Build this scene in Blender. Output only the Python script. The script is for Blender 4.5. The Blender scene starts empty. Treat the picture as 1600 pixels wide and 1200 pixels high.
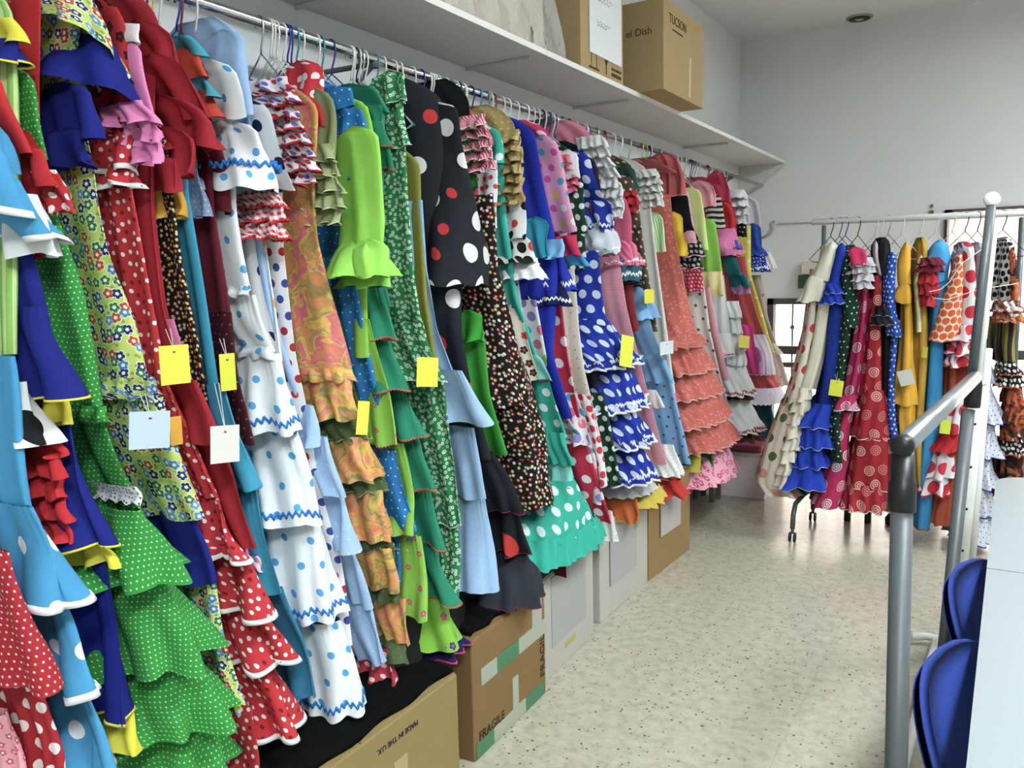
import bpy, math, random
import numpy as np
from mathutils import Vector, Matrix
random.seed(7)
PI = math.pi
SC = bpy.context.scene
COL = SC.collection

# ------------------------------------------------------------------ camera
F = 1294.0                                   # focal length for a 1600 x 1200 frame
CAM = np.array([0.0, 0.0, 1.36])
_dn = np.array([250., -10400., -1294.]); _dn /= np.linalg.norm(_dn)
_wz = -_dn
_wy = np.array([790., 180., -1294.]); _wy -= _wz * (_wy @ _wz); _wy /= np.linalg.norm(_wy)
_wx = np.cross(_wy, _wz)
RM = np.stack([_wx, _wy, _wz])
cd = bpy.data.cameras.new('camera')
cam = bpy.data.objects.new('camera', cd)
COL.objects.link(cam)
M4 = Matrix([list(RM[i]) + [CAM[i]] for i in range(3)] + [[0, 0, 0, 1]])
cam.matrix_world = M4
cd.sensor_width = 36
cd.lens = F * 36 / 1600
cd.clip_start = 0.05
SC.camera = cam

def ray(px, py): return RM @ np.array([(px - 800) / F, -(py - 600) / F, -1.0])
def onz(px, py, z): d = ray(px, py); return CAM + d * (z - CAM[2]) / d[2]
def onx(px, py, x): d = ray(px, py); return CAM + d * (x - CAM[0]) / d[0]
def ony(px, py, y): d = ray(px, py); return CAM + d * (y - CAM[1]) / d[1]

# ------------------------------------------------------------------ world, light, exposure
SC.view_settings.view_transform = 'Standard'
SC.view_settings.look = 'None'
SC.view_settings.exposure = 0.0
SC.view_settings.gamma = 1.0
SC.cycles.use_denoising = True
SC.cycles.max_bounces = 6
SC.cycles.diffuse_bounces = 3
SC.cycles.glossy_bounces = 3
SC.cycles.transparent_max_bounces = 6
W = bpy.data.worlds.new('world'); SC.world = W; W.use_nodes = True
W.node_tree.nodes['Background'].inputs[0].default_value = (1.0, 0.90, 0.80, 1)
W.node_tree.nodes['Background'].inputs[1].default_value = 5.5

def area(name, loc, size, sy, power, rot=(0, 0, 0), col=(1, 1, 1)):
    l = bpy.data.lights.new(name, 'AREA'); l.shape = 'RECTANGLE'; l.size = size; l.size_y = sy
    l.energy = power; l.color = col
    o = bpy.data.objects.new(name, l); o.location = loc; o.rotation_euler = rot; COL.objects.link(o)
    return o
CEIL = 3.06
LAMPS = [(0.75, -0.7), (0.75, 1.6), (1.15, 4.3)]
LZ = CEIL - 0.15
for i, (x, y) in enumerate(LAMPS):      # unseen room lamps; the upward light is added to brighten ceiling and walls
    area('lamp_down_light', (x, y, LZ - 0.02), 0.28, 1.15, [72, 66, 50][i], col=(0.90, 0.97, 1.0))
    area('ceiling_fill_light', (x, y, LZ + 0.085), 0.28, 1.15, [40, 50, 78][i], rot=(PI, 0, 0), col=(0.90, 0.97, 1.0))

# ------------------------------------------------------------------ small helpers
def lin(h):
    h = h.lstrip('#')
    r = []
    for i in (0, 2, 4):
        c = int(h[i:i + 2], 16) / 255
        r.append(c / 12.92 if c <= 0.04045 else ((c + 0.055) / 1.055) ** 2.4)
    y = .3 * r[0] + .6 * r[1] + .1 * r[2]
    return tuple(max(0.0, y + (v - y) * .90) for v in r) + (1,)

class MB:
    """collects faces and builds ONE mesh object"""
    def __init__(s): s.v = []; s.f = []; s.uv = []
    def add(s, vs, fs, uvs=None):
        n = len(s.v); s.v += [tuple(map(float, p)) for p in vs]
        s.f += [tuple(i + n for i in f) for f in fs]
        s.uv += (uvs if uvs is not None else [(0, 0)] * len(vs))
        return s
    def box(s, lo, hi, mat=None):
        x0, y0, z0 = lo; x1, y1, z1 = hi
        P = [(x0, y0, z0), (x1, y0, z0), (x1, y1, z0), (x0, y1, z0), (x0, y0, z1), (x1, y0, z1), (x1, y1, z1), (x0, y1, z1)]
        if mat is not None: P = [tuple(mat @ Vector(p)) for p in P]
        return s.add(P, [(0, 3, 2, 1), (4, 5, 6, 7), (0, 1, 5, 4), (1, 2, 6, 5), (2, 3, 7, 6), (3, 0, 4, 7)])
    def tube(s, pts, r, n=8, cap=True):
        pts = [Vector(p) for p in pts]; rr = r if isinstance(r, (list, tuple)) else [r] * len(pts)
        vs = []; prev = None
        for i, p in enumerate(pts):
            t = (pts[min(i + 1, len(pts) - 1)] - pts[max(i - 1, 0)]).normalized()
            if prev is None:
                a = Vector((0, 0, 1)) if abs(t.z) < 0.9 else Vector((1, 0, 0)); a = (a - t * a.dot(t)).normalized()
            else:
                a = (prev - t * prev.dot(t)).normalized()
            prev = a; b = t.cross(a)
            for k in range(n):
                q = 2 * PI * k / n; vs.append(p + (a * math.cos(q) + b * math.sin(q)) * rr[i])
        fs = [(i * n + k, i * n + (k + 1) % n, (i + 1) * n + (k + 1) % n, (i + 1) * n + k) for i in range(len(pts) - 1) for k in range(n)]
        if cap: fs += [tuple(range(n))[::-1], tuple((len(pts) - 1) * n + k for k in range(n))]
        return s.add(vs, fs)
    def lathe(s, prof, c=(0, 0, 0), n=24, mat=None):
        vs = []
        for r, z in prof:
            for k in range(n):
                p = Vector((c[0] + r * math.cos(2 * PI * k / n), c[1] + r * math.sin(2 * PI * k / n), c[2] + z))
                vs.append(mat @ p if mat is not None else p)
        m = len(prof)
        fs = [(i * n + k, i * n + (k + 1) % n, (i + 1) * n + (k + 1) % n, (i + 1) * n + k) for i in range(m - 1) for k in range(n)]
        fs += [tuple(range(n))[::-1], tuple((m - 1) * n + k for k in range(n))]
        return s.add(vs, fs)
    def build(s, name, mat, parent=None, smooth=False, bevel=0):
        me = bpy.data.meshes.new(name); me.from_pydata(s.v, [], s.f)
        uvl = me.uv_layers.new(name='UVMap')
        idx = np.empty(len(me.loops), dtype=np.int32); me.loops.foreach_get('vertex_index', idx)
        uvl.data.foreach_set('uv', np.array(s.uv, dtype=np.float32)[idx].ravel())
        if mat is not None: me.materials.append(mat)
        if smooth: me.polygons.foreach_set('use_smooth', [True] * len(me.polygons))
        o = bpy.data.objects.new(name, me); COL.objects.link(o)
        if parent is not None: o.parent = parent
        if bevel:
            b = o.modifiers.new('bevel', 'BEVEL'); b.width = bevel; b.segments = 2; b.limit_method = 'ANGLE'
        return o

def tag(o, label, cat, group=None, kind=None):
    if label: o['label'] = label
    if cat: o['category'] = cat
    if group: o['group'] = group
    if kind: o['kind'] = kind
    return o
def empty(name, loc=(0, 0, 0)):
    o = bpy.data.objects.new(name, None); o.empty_display_size = 0.05; COL.objects.link(o)
    return o
def struct(o): o['kind'] = 'structure'; return o

# ------------------------------------------------------------------ materials
class NT:
    def __init__(s, name, rough=0.85, spec=0.25):
        s.m = bpy.data.materials.new(name); s.m.use_nodes = True
        s.t = s.m.node_tree; s.b = s.t.nodes['Principled BSDF']
        s.b.inputs['Roughness'].default_value = rough
        s.b.inputs['Specular IOR Level'].default_value = spec
    def n(s, typ, **kw):
        x = s.t.nodes.new(typ)
        for k, v in kw.items(): setattr(x, k, v)
        return x
    def put(s, sock, v):
        if isinstance(v, bpy.types.NodeSocket): s.t.links.new(v, sock)
        elif v is not None: sock.default_value = v
    def math(s, op, a, b=None, c=None):
        x = s.n('ShaderNodeMath', operation=op); s.put(x.inputs[0], a); s.put(x.inputs[1], b)
        if c is not None: s.put(x.inputs[2], c)
        return x.outputs[0]
    def mix(s, f, a, b):
        x = s.n('ShaderNodeMix', data_type='RGBA')
        s.put(x.inputs[0], f); s.put(x.inputs[6], a); s.put(x.inputs[7], b)
        return x.outputs[2]
    def uv(s): return s.n('ShaderNodeUVMap').outputs[0]
    def obj(s): return s.n('ShaderNodeTexCoord').outputs['Object']
    def sep(s, v):
        x = s.n('ShaderNodeSeparateXYZ'); s.put(x.inputs[0], v); return x.outputs
    def comb(s, a, b, c=0.0):
        x = s.n('ShaderNodeCombineXYZ'); s.put(x.inputs[0], a); s.put(x.inputs[1], b); s.put(x.inputs[2], c); return x.outputs[0]
    def noise(s, v, scale, detail=2.0, rough=0.5, out=0, dist=0.0):
        x = s.n('ShaderNodeTexNoise'); s.put(x.inputs['Vector'], v); x.inputs['Scale'].default_value = scale
        x.inputs['Detail'].default_value = detail; x.inputs['Roughness'].default_value = rough; x.inputs['Distortion'].default_value = dist
        return x.outputs[out]
    def voro(s, v, scale, rnd=1.0, dims='2D'):
        x = s.n('ShaderNodeTexVoronoi', voronoi_dimensions=dims); s.put(x.inputs['Vector'], v)
        x.inputs['Scale'].default_value = scale; x.inputs['Randomness'].default_value = rnd
        return x
    def ramp(s, f, stops, interp='CONSTANT'):
        x = s.n('ShaderNodeValToRGB'); s.put(x.inputs[0], f); e = x.color_ramp; e.interpolation = interp
        while len(e.elements) < len(stops): e.elements.new(0.5)
        for i, (p, c) in enumerate(stops): e.elements[i].position = p; e.elements[i].color = c
        return x.outputs[0]
    def base(s, c): s.put(s.b.inputs['Base Color'], c)
    def bump(s, h, strength=0.3, dist=0.002):
        x = s.n('ShaderNodeBump'); x.inputs['Strength'].default_value = strength; x.inputs['Distance'].default_value = dist
        s.put(x.inputs['Height'], h); s.t.links.new(x.outputs[0], s.b.inputs['Normal'])

_mc = {}
def cloth_finish(N, col, bump=True):
    """small woven variation so that the cloth is not a dead flat colour"""
    uv = N.uv()
    v = N.math('MULTIPLY_ADD', N.noise(uv, 9.0, 3.0), 0.22, 0.89)
    x = N.n('ShaderNodeMix', data_type='RGBA', blend_type='MULTIPLY'); x.inputs[0].default_value = 1.0
    N.put(x.inputs[6], col); c = N.comb(v, v, v); N.put(x.inputs[7], c)
    N.base(x.outputs[2])
    N.bump(N.noise(uv, 34.0, 3.0), 0.30, 0.004)
def plain(c, rough=0.85, spec=0.2, cloth=True):
    k = ('p', c, rough, spec, cloth)
    if k not in _mc:
        N = NT('cloth_' + c if cloth else 'surface_' + c, rough, spec)
        if cloth: cloth_finish(N, lin(c))
        else: N.base(lin(c))
        _mc[k] = N.m
    return _mc[k]
def lattice(N, sp, jit=0.0):
    u = N.sep(N.uv())
    x = N.math('DIVIDE', u[0], sp); y = N.math('DIVIDE', u[1], sp)
    row = N.math('FLOOR', y)
    x = N.math('MULTIPLY_ADD', N.math('FLOORED_MODULO', row, 2.0), 0.5, x)
    cx = N.math('FLOOR', x)
    wn = N.n('ShaderNodeTexWhiteNoise', noise_dimensions='2D'); N.put(wn.inputs['Vector'], N.comb(cx, row))
    lx = N.math('SUBTRACT', N.math('FRACT', x), 0.5); ly = N.math('SUBTRACT', N.math('FRACT', y), 0.5)
    if jit:
        rc = N.sep(wn.outputs['Color'])
        lx = N.math('ADD', lx, N.math('MULTIPLY', N.math('SUBTRACT', rc[0], 0.5), jit))
        ly = N.math('ADD', ly, N.math('MULTIPLY', N.math('SUBTRACT', rc[1], 0.5), jit))
    d = N.math('SQRT', N.math('ADD', N.math('MULTIPLY', lx, lx), N.math('MULTIPLY', ly, ly)))
    return d, wn.outputs['Value'], lx, ly
def dots(base, cols, sp, r, jit=0.0, rvar=0.0):
    """polka dots: base colour, list of dot colours, spacing and radius in metres"""
    k = ('d', base, tuple(cols), sp, r, jit, rvar)
    if k in _mc: return _mc[k]
    N = NT('dotted_cloth_' + base); d, h, lx, ly = lattice(N, sp, jit)
    rr = r / sp
    th = N.math('MULTIPLY_ADD', h, -rvar * rr, rr) if rvar else rr
    m = N.math('LESS_THAN', d, th)
    c = lin(cols[0]) if len(cols) == 1 else N.ramp(h, [(i / len(cols), lin(q)) for i, q in enumerate(cols)])
    cloth_finish(N, N.mix(m, lin(base), c)); _mc[k] = N.m; return N.m
def rings(base, cols, sp, r):
    """concentric circles"""
    k = ('rg', base, tuple(cols), sp, r)
    if k in _mc: return _mc[k]
    N = NT('circle_print_cloth_' + base); d, h, lx, ly = lattice(N, sp, 0.25)
    rr = r / sp
    m = N.math('LESS_THAN', d, rr)
    w = N.math('GREATER_THAN', N.math('SINE', N.math('MULTIPLY', d, 2 * PI * 2.6 / rr)), -0.1)
    c = lin(cols[0]) if len(cols) == 1 else N.ramp(h, [(i / len(cols), lin(q)) for i, q in enumerate(cols)])
    cloth_finish(N, N.mix(N.math('MULTIPLY', m, w), lin(base), c)); _mc[k] = N.m; return N.m
def flowers(base, cols, sp, r, centre='f4f4f0', petals=5, rnd=0.75, leaf=None, outline=None):
    k = ('fl', base, tuple(cols), sp, r, centre, petals, rnd, leaf, outline)
    if k in _mc: return _mc[k]
    N = NT('flower_print_cloth_' + base); uv = N.uv()
    v = N.voro(uv, 1 / sp, rnd)
    loc = N.n('ShaderNodeVectorMath', operation='SUBTRACT')
    N.put(loc.inputs[0], uv); N.t.links.new(v.outputs['Position'], loc.inputs[1])
    l = N.sep(loc.outputs[0])
    ang = N.math('ARCTAN2', l[1], l[0])
    hv = N.sep(v.outputs['Color'])
    pet = N.math('MULTIPLY_ADD', N.math('POWER', N.math('ABSOLUTE', N.math('COSINE', N.math('MULTIPLY_ADD', ang, petals / 2.0, N.math('MULTIPLY', hv[1], 6.0)))), 0.6), 0.42, 0.58)
    dd = N.math('SQRT', N.math('ADD', N.math('MULTIPLY', l[0], l[0]), N.math('MULTIPLY', l[1], l[1])))
    q = N.math('DIVIDE', dd, N.math('MULTIPLY', pet, r))
    c = lin(cols[0]) if len(cols) == 1 else N.ramp(hv[0], [(i / len(cols), lin(z)) for i, z in enumerate(cols)])
    b = lin(base)
    if leaf:
        v2 = N.voro(uv, 1.35 / sp, 1.0)
        b = N.mix(N.math('LESS_THAN', v2.outputs['Distance'], 0.2), b, lin(leaf))
    if outline: b = N.mix(N.math('LESS_THAN', q, 1.22), b, lin(outline))
    b = N.mix(N.math('LESS_THAN', q, 1.0), b, c)
    b = N.mix(N.math('LESS_THAN', q, 0.38), b, lin(centre))
    cloth_finish(N, b); _mc[k] = N.m; return N.m
def paisley(cols, scale=14.0, shine=False):
    k = ('pa', tuple(cols), scale)
    if k in _mc: return _mc[k]
    N = NT('paisley_cloth_' + cols[0], 0.45 if shine else 0.8, 0.4); uv = N.uv()
    n = N.noise(uv, scale * .8, 3.0, 0.55, 0, .9)
    st = [(0.0, lin(cols[0]))]
    for i, c in enumerate(cols[1:]): st.append((0.34 + 0.32 * i / max(1, len(cols) - 1), lin(c)))
    c = N.ramp(n, st, 'LINEAR')
    v = N.voro(uv, scale * 0.9, 0.9)
    ringm = N.math('LESS_THAN', N.math('ABSOLUTE', N.math('SUBTRACT', v.outputs['Distance'], 0.26)), 0.035)
    N2 = N.mix(N.math('MULTIPLY', ringm, .25), c, lin(cols[3]))
    cloth_finish(N, N2); _mc[k] = N.m; return N.m
def gingham(base, c2, sp):
    k = ('gi', base, c2, sp)
    if k in _mc: return _mc[k]
    N = NT('gingham_cloth_' + base); u = N.sep(N.uv())
    a = N.math('GREATER_THAN', N.math('FRACT', N.math('DIVIDE', u[0], sp)), 0.5)
    b = N.math('GREATER_THAN', N.math('FRACT', N.math('DIVIDE', u[1], sp)), 0.5)
    f = N.math('MULTIPLY', N.math('ADD', a, b), 0.5)
    cloth_finish(N, N.mix(f, lin(base), lin(c2))); _mc[k] = N.m; return N.m
def stripes(base, c2, sp, axis=0, duty=0.5):
    k = ('st', base, c2, sp, axis, duty)
    if k in _mc: return _mc[k]
    N = NT('striped_cloth_' + base); u = N.sep(N.uv())
    a = N.math('GREATER_THAN', N.math('FRACT', N.math('DIVIDE', u[axis], sp)), duty)
    cloth_finish(N, N.mix(a, lin(base), lin(c2))); _mc[k] = N.m; return N.m
def lace(c='f2f2f2', base='c9ccd0'):
    k = ('la', c, base)
    if k in _mc: return _mc[k]
    N = NT('lace_' + c); v = N.voro(N.uv(), 110.0, 0.6)
    cloth_finish(N, N.mix(N.math('LESS_THAN', v.outputs['Distance'], 0.22), lin(c), lin(base))); _mc[k] = N.m; return N.m
def metal(c, rough=0.25, metallic=1.0):
    k = ('m', c, rough, metallic)
    if k not in _mc:
        N = NT('metal_' + c, rough, 0.5); N.base(lin(c)); N.b.inputs['Metallic'].default_value = metallic; _mc[k] = N.m
    return _mc[k]
def sheer(c, alpha=0.6):
    k = ('sh', c, alpha)
    if k not in _mc:
        N = NT('sheer_' + c, 0.7, 0.2); N.base(lin(c)); N.b.inputs['Alpha'].default_value = alpha; _mc[k] = N.m
    return _mc[k]

# room materials
def wall_mat(name, c, var=0.06):
    N = NT(name, 0.9, 0.15); p = N.obj()
    v = N.math('MULTIPLY_ADD', N.noise(p, 1.3, 3.0), var, 1 - var / 2)
    x = N.n('ShaderNodeMix', data_type='RGBA', blend_type='MULTIPLY'); x.inputs[0].default_value = 1.0
    x.inputs[6].default_value = lin(c); N.put(x.inputs[7], N.comb(v, v, v)); N.base(x.outputs[2])
    N.bump(N.noise(p, 60.0, 4.0), 0.12, 0.003)
    return N.m
M_WALL = wall_mat('painted_wall', 'dadcdc')
M_CEIL = wall_mat('painted_ceiling', 'e2e2e0', 0.03)
def floor_mat():
    N = NT('terrazzo_tiles', 0.16, 0.5); p = N.obj(); u = N.sep(p)
    c = N.ramp(N.noise(p, 26.0, 4.0, 0.65), [(0.3, lin('a8a38e')), (0.5, lin('bbb6a2')), (0.72, lin('c7c3b1'))], 'LINEAR')
    v = N.voro(p, 75.0, 1.0, '3D')
    hv = N.sep(v.outputs['Color'])
    m = N.math('MULTIPLY', N.math('LESS_THAN', v.outputs['Distance'], 0.32), N.math('GREATER_THAN', hv[0], 0.84))
    c = N.mix(m, c, N.ramp(hv[1], [(0, lin('8d7b60')), (0.4, lin('a39a84')), (0.7, lin('6d6250'))]))
    v2 = N.voro(p, 21.0, 1.0, '3D'); h2 = N.sep(v2.outputs['Color'])
    m2 = N.math('MULTIPLY', N.math('LESS_THAN', v2.outputs['Distance'], 0.12), N.math('GREATER_THAN', h2[0], 0.88))
    c = N.mix(m2, c, lin('75654c'))
    gx = N.math('LESS_THAN', N.math('FRACT', N.math('DIVIDE', N.math('ADD', u[0], 0.13), 0.4)), 0.006)
    gy = N.math('LESS_THAN', N.math('FRACT', N.math('DIVIDE', u[1], 0.4)), 0.006)
    c = N.mix(N.math('MULTIPLY', N.math('MAXIMUM', gx, gy), 0.3), c, lin('8c8370'))
    N.base(c)
    N.put(N.b.inputs['Roughness'], N.math('MULTIPLY_ADD', N.noise(p, 6.0, 3.0), 0.16, 0.13))
    return N.m
M_FLOOR = floor_mat()
def card_mat(c, var=0.12):
    k = ('card', c)
    if k in _mc: return _mc[k]
    N = NT('cardboard_' + c, 0.85, 0.2); p = N.obj()
    v = N.math('MULTIPLY_ADD', N.noise(p, 5.0, 4.0), var, 1 - var / 2)
    x = N.n('ShaderNodeMix', data_type='RGBA', blend_type='MULTIPLY'); x.inputs[0].default_value = 1.0
    x.inputs[6].default_value = lin(c); N.put(x.inputs[7], N.comb(v, v, v)); N.base(x.outputs[2]); _mc[k] = N.m
    return N.m
M_WHITE = plain('e9e9e4', 0.45, 0.4, False)
M_SHELF = plain('cfccc8', 0.55, 0.3, False)
M_CHROME = metal('c9ccce', 0.18)
M_GREYTUBE = metal('565c5f', 0.45, 0.15)
M_BLACK = plain('17181a', 0.4, 0.4, False)
M_WTUBE = plain('e6e8e4', 0.35, 0.4, False)

# ------------------------------------------------------------------ room shell
XW, YB, XR, YF = -1.81, 6.32, 3.4, -2.4
struct(MB().box((XW - .1, YF - .1, -.1), (XR + .1, YB + .1, 0)).build('floor', M_FLOOR))
struct(MB().box((XW - .1, YF - .1, CEIL), (XR + .1, YB + .1, CEIL + .1)).build('ceiling', M_CEIL))
struct(MB().box((XW - .1, YF - .1, 0), (XW, YB, CEIL)).build('wall_left', M_WALL))
struct(MB().box((XR, YF - .1, 0), (XR + .1, YB + .1, CEIL)).build('wall_right', M_WALL))
struct(MB().box((XW, YF - .1, 0), (XR, YF, CEIL)).build('wall_front', M_WALL))
# back wall with a low barred window and a taller curtained opening
wx0, wz1 = ony(1200, 466, YB)[0], ony(1240, 466, YB)[2]
wx1 = -0.62
vx0, vz1 = ony(1476, 345, YB)[0], 1.76
vx1 = 0.75
zb = 0.06
m = MB()
m.box((XW - .1, YB, 0), (wx0, YB + .12, CEIL)); m.box((wx0, YB, wz1), (wx1, YB + .12, CEIL)); m.box((wx0, YB, 0), (wx1, YB + .12, zb))
m.box((wx1, YB, 0), (vx0, YB + .12, CEIL)); m.box((vx0, YB, vz1), (vx1, YB + .12, CEIL)); m.box((vx0, YB, 0), (vx1, YB + .12, zb))
m.box((vx1, YB, 0), (XR, YB + .12, CEIL))
struct(m.build('wall_back', M_WALL))
M_IRON = plain('4a4547', 0.6, 0.3, False)
def glass_mat():
    m = bpy.data.materials.new('window_glass'); m.use_nodes = True; t = m.node_tree; t.nodes.clear()
    o = t.nodes.new('ShaderNodeOutputMaterial'); g = t.nodes.new('ShaderNodeBsdfGlossy'); tr = t.nodes.new('ShaderNodeBsdfTransparent')
    g.inputs['Roughness'].default_value = 0.02; x = t.nodes.new('ShaderNodeMixShader'); x.inputs[0].default_value = 0.06
    t.links.new(tr.outputs[0], x.inputs[1]); t.links.new(g.outputs[0], x.inputs[2]); t.links.new(x.outputs[0], o.inputs[0]); return m
M_GLASS = glass_mat()
def window(name, x0, x1, z0, z1, bars, midz):
    w = struct(empty(name))
    t = .045; m = MB()
    m.box((x0, YB - .02, z0), (x0 + t, YB + .06, z1)); m.box((x1 - t, YB - .02, z0), (x1, YB + .06, z1))
    m.box((x0, YB - .02, z1 - t), (x1, YB + .06, z1)); m.box((x0, YB - .02, z0), (x1, YB + .06, z0 + t))
    for mz, h in midz: m.box((x0, YB - .015, mz - h), (x1, YB + .05, mz + h))
    m.build('window_frame', M_IRON, w)
    MB().box((x0 + .01, YB + .055, z0 + .01), (x1 - .01, YB + .06, z1 - .01)).build('window_glass', M_GLASS, w)
    for bx in bars:
        b = MB(); b.tube([(bx, YB + .09, z0), (bx, YB + .09, z1)], .007, 8)
        for kz in (z0 + .35, z0 + .62, z1 - .22): b.lathe([(.007, -.02), (.017, -.006), (.017, .006), (.007, .02)], (bx, YB + .09, kz), 10)
        b.build('window_bar', M_IRON, w)
bx = [ony(p, 500, YB)[0] for p in (1234, 1261)]; st = bx[1] - bx[0]
window('window_1', wx0, wx1, zb, wz1, [bx[0] + st * i for i in range(0, 7)], [(0.80, .03), (0.69, .018)])
window('window_2', vx0, vx1, zb, vz1, [vx0 + .2 + .24 * i for i in range(5)], [(0.80, .03)])
# vertical pleated white curtain over the taller opening
m = MB(); n = 160; vs = []; us = []
for i in range(n + 1):
    x = vx0 + .02 + (vx1 - vx0 - .04) * i / n; y = YB - .06 + .018 * math.sin(i * 0.75) + .006 * math.sin(i * 1.9)
    vs += [(x, y, 1.74), (x, y + .004 * math.sin(i), .95)]; us += [(x, 0), (x, 1)]
m.add(vs, [(2 * i, 2 * i + 1, 2 * i + 3, 2 * i + 2) for i in range(n)], us)
def curtain_mat():
    N = NT('sheer_curtain', 0.8, 0.1); N.base(lin('f3ecec'))
    tr = N.n('ShaderNodeBsdfTranslucent'); tr.inputs[0].default_value = lin('f6eeec'); x = N.n('ShaderNodeMixShader'); x.inputs[0].default_value = 0.55
    out = N.t.nodes['Material Output']; N.t.links.new(N.b.outputs[0], x.inputs[1]); N.t.links.new(tr.outputs[0], x.inputs[2]); N.t.links.new(x.outputs[0], out.inputs[0])
    return N.m
tag(m.build('curtain', curtain_mat(), smooth=True), 'white pleated curtain hanging over the tall bright window behind the wheeled rack', 'curtain')

# unseen ceiling lamps, suspended to fit the added upward light, and the recessed downlight
for i, (x, y) in enumerate(LAMPS):
    t = tag(empty('ceiling_light'), ['white suspended ceiling light behind the camera', 'white suspended ceiling light over the tables and chairs', 'white suspended ceiling light above the wheeled rack'][i], 'ceiling light')
    m = MB()
    m.box((x - .16, y - .6, LZ - .01), (x - .145, y + .6, LZ + .08)); m.box((x + .145, y - .6, LZ - .01), (x + .16, y + .6, LZ + .08))
    m.box((x - .145, y - .6, LZ - .01), (x + .145, y - .585, LZ + .08)); m.box((x - .145, y + .585, LZ - .01), (x + .145, y + .6, LZ + .08))
    m.build('frame', M_WHITE, t)
    for k in range(2): MB().tube([(x - .06 + .12 * k, y - .58, LZ + .04), (x - .06 + .12 * k, y + .58, LZ + .04)], .013, 8).build('tube', M_WHITE, t)
    for k in (-.5, .5): MB().tube([(x, y + k, CEIL), (x, y + k, LZ + .08)], .004, 6).build('hanging_rod', M_WHITE, t)
p = onz(1343, 27, CEIL)
t = tag(empty('downlight'), 'small round recessed downlight with dark rim in the ceiling', 'ceiling light')
MB().lathe([(.062, 0), (.085, 0), (.085, -.006), (.07, -.01), (.062, -.006)], (p[0], p[1], CEIL), 32).build('outer_ring', plain('9a958e', .5, .3, False), t, True)
MB().lathe([(.044, -.004), (.068, -.004), (.068, -.014), (.044, -.016)], (p[0], p[1], CEIL), 32).build('dark_rim', plain('2a2624', .5, .3, False), t, True)
MB().lathe([(.001, -.010), (.05, -.010), (.05, -.014), (.001, -.018)], (p[0], p[1], CEIL), 32).build('lamp_glass', plain('b8aea4', .3, .5, False), t, True)

# thin conduit and hooked pipe on the back wall
m = MB()
a = ony(1190, 372, YB - .015); b = ony(1203, 366, YB - .015); c = ony(1205, 349, YB - .015); d = ony(1480, 340, YB - .015)
m.tube([a, b, ony(1206, 358, YB - .015), c, ony(1210, 346, YB - .03)], .009, 8)
tag(m.build('hooked_pipe', plain('a5a29f', .5, .3, False), smooth=True), 'small bent grey hook fixed on the far wall beyond the clothes rail', 'wall hook')
m = MB(); m.tube([ony(1214, 350, YB - .008), d], .005, 8)
tag(m.build('wall_cable', plain('a8a6a4', .5, .3, False)), 'thin grey cable running level along the far wall', 'cable')
m = MB(); q = ony(1456, 330, YB); m.box((q[0] - .012, YB - .02, q[2] - .03), (q[0] + .012, YB, q[2] + .005)); m.lathe([(.008, -.01), (.01, 0), (.008, .01)], (q[0], YB - .012, q[2] + .035), 10)
tag(m.build('wall_bracket', plain('5c5a5a', .5, .3, False)), 'small dark curtain bracket on the far wall above the wheeled rack', 'bracket')

# small two-coloured box fixed beside the low window
q = ony(1268, 422, YB); w_ = .11
t = tag(empty('wall_box'), 'small beige and green box fixed above the low window', 'box')
MB().box((q[0] - w_ / 2, YB - .08, q[2] - .03), (q[0] + w_ / 2, YB - .002, q[2] + .06)).build('body', plain('cfc0b4', .7, .2, False), t, bevel=.004)
MB().box((q[0] - w_ / 2 - .02, YB - .085, q[2] - .13), (q[0] + w_ / 2, YB - .002, q[2] - .035)).build('lower_body', plain('2c4a34', .7, .2, False), t, bevel=.004)
# ------------------------------------------------------------------ shelf, rail, floor boxes
ZS = 2.16; XS = -1.48
seams = [onx(p, q, XW)[1] for p, q in ((474, 23), (735, 118), (900, 176), (1070, 241))]
ys = [-.4] + seams + [YB - .01]
for i in range(len(ys) - 1):
    t = tag(empty('wall_shelf'), ['white wall shelf board over the near end of the rail', 'white wall shelf board carrying the plastic-wrapped boxes', 'white wall shelf board carrying the box with the white sheet',
                                  'white wall shelf board at the box with the printed label', 'white wall shelf board touching the far wall'][i], 'shelf', 'white wall shelf boards above the rail')
    MB().box((XW, ys[i] + .001, ZS), (XS, ys[i + 1] - .001, ZS + .018)).build('board', M_SHELF, t)
    MB().box((XS, ys[i] + .001, ZS - .001), (XS + .002, ys[i + 1] - .001, ZS + .019)).build('edge_band', M_WHITE, t)
    y = ys[i + 1] - (.03 if i < len(ys) - 2 else .02)
    m = MB(); m.box((XW, y - .004, ZS - .028), (XS + .02 if i < len(ys) - 2 else XS, y + .004, ZS - .001))
    m.add([(XW, y - .003, ZS - .02), (XS - .02, y - .003, ZS - .02), (XW, y - .003, ZS - .26), (XW, y + .003, ZS - .02), (XS - .02, y + .003, ZS - .02), (XW, y + .003, ZS - .26)],
          [(0, 1, 2), (5, 4, 3), (0, 3, 4, 1), (1, 4, 5, 2), (2, 5, 3, 0)])
    if i == len(ys) - 2: m.build('bracket', M_SHELF, t)
    else:
        m = MB(); m.box((XW, y - .004, ZS - .012), (XS - .05, y + .004, ZS - .001)); m.build('bracket', M_SHELF, t)
XRL, ZRL = -1.63, 2.01
t = tag(empty('clothes_rail'), 'long chrome clothes rail under the wall shelf', 'clothes rail')
MB().tube([(XRL, -.4, ZRL), (XRL, YB - .05, ZRL)], .0125, 16).build('rod', M_CHROME, t, True)
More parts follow.
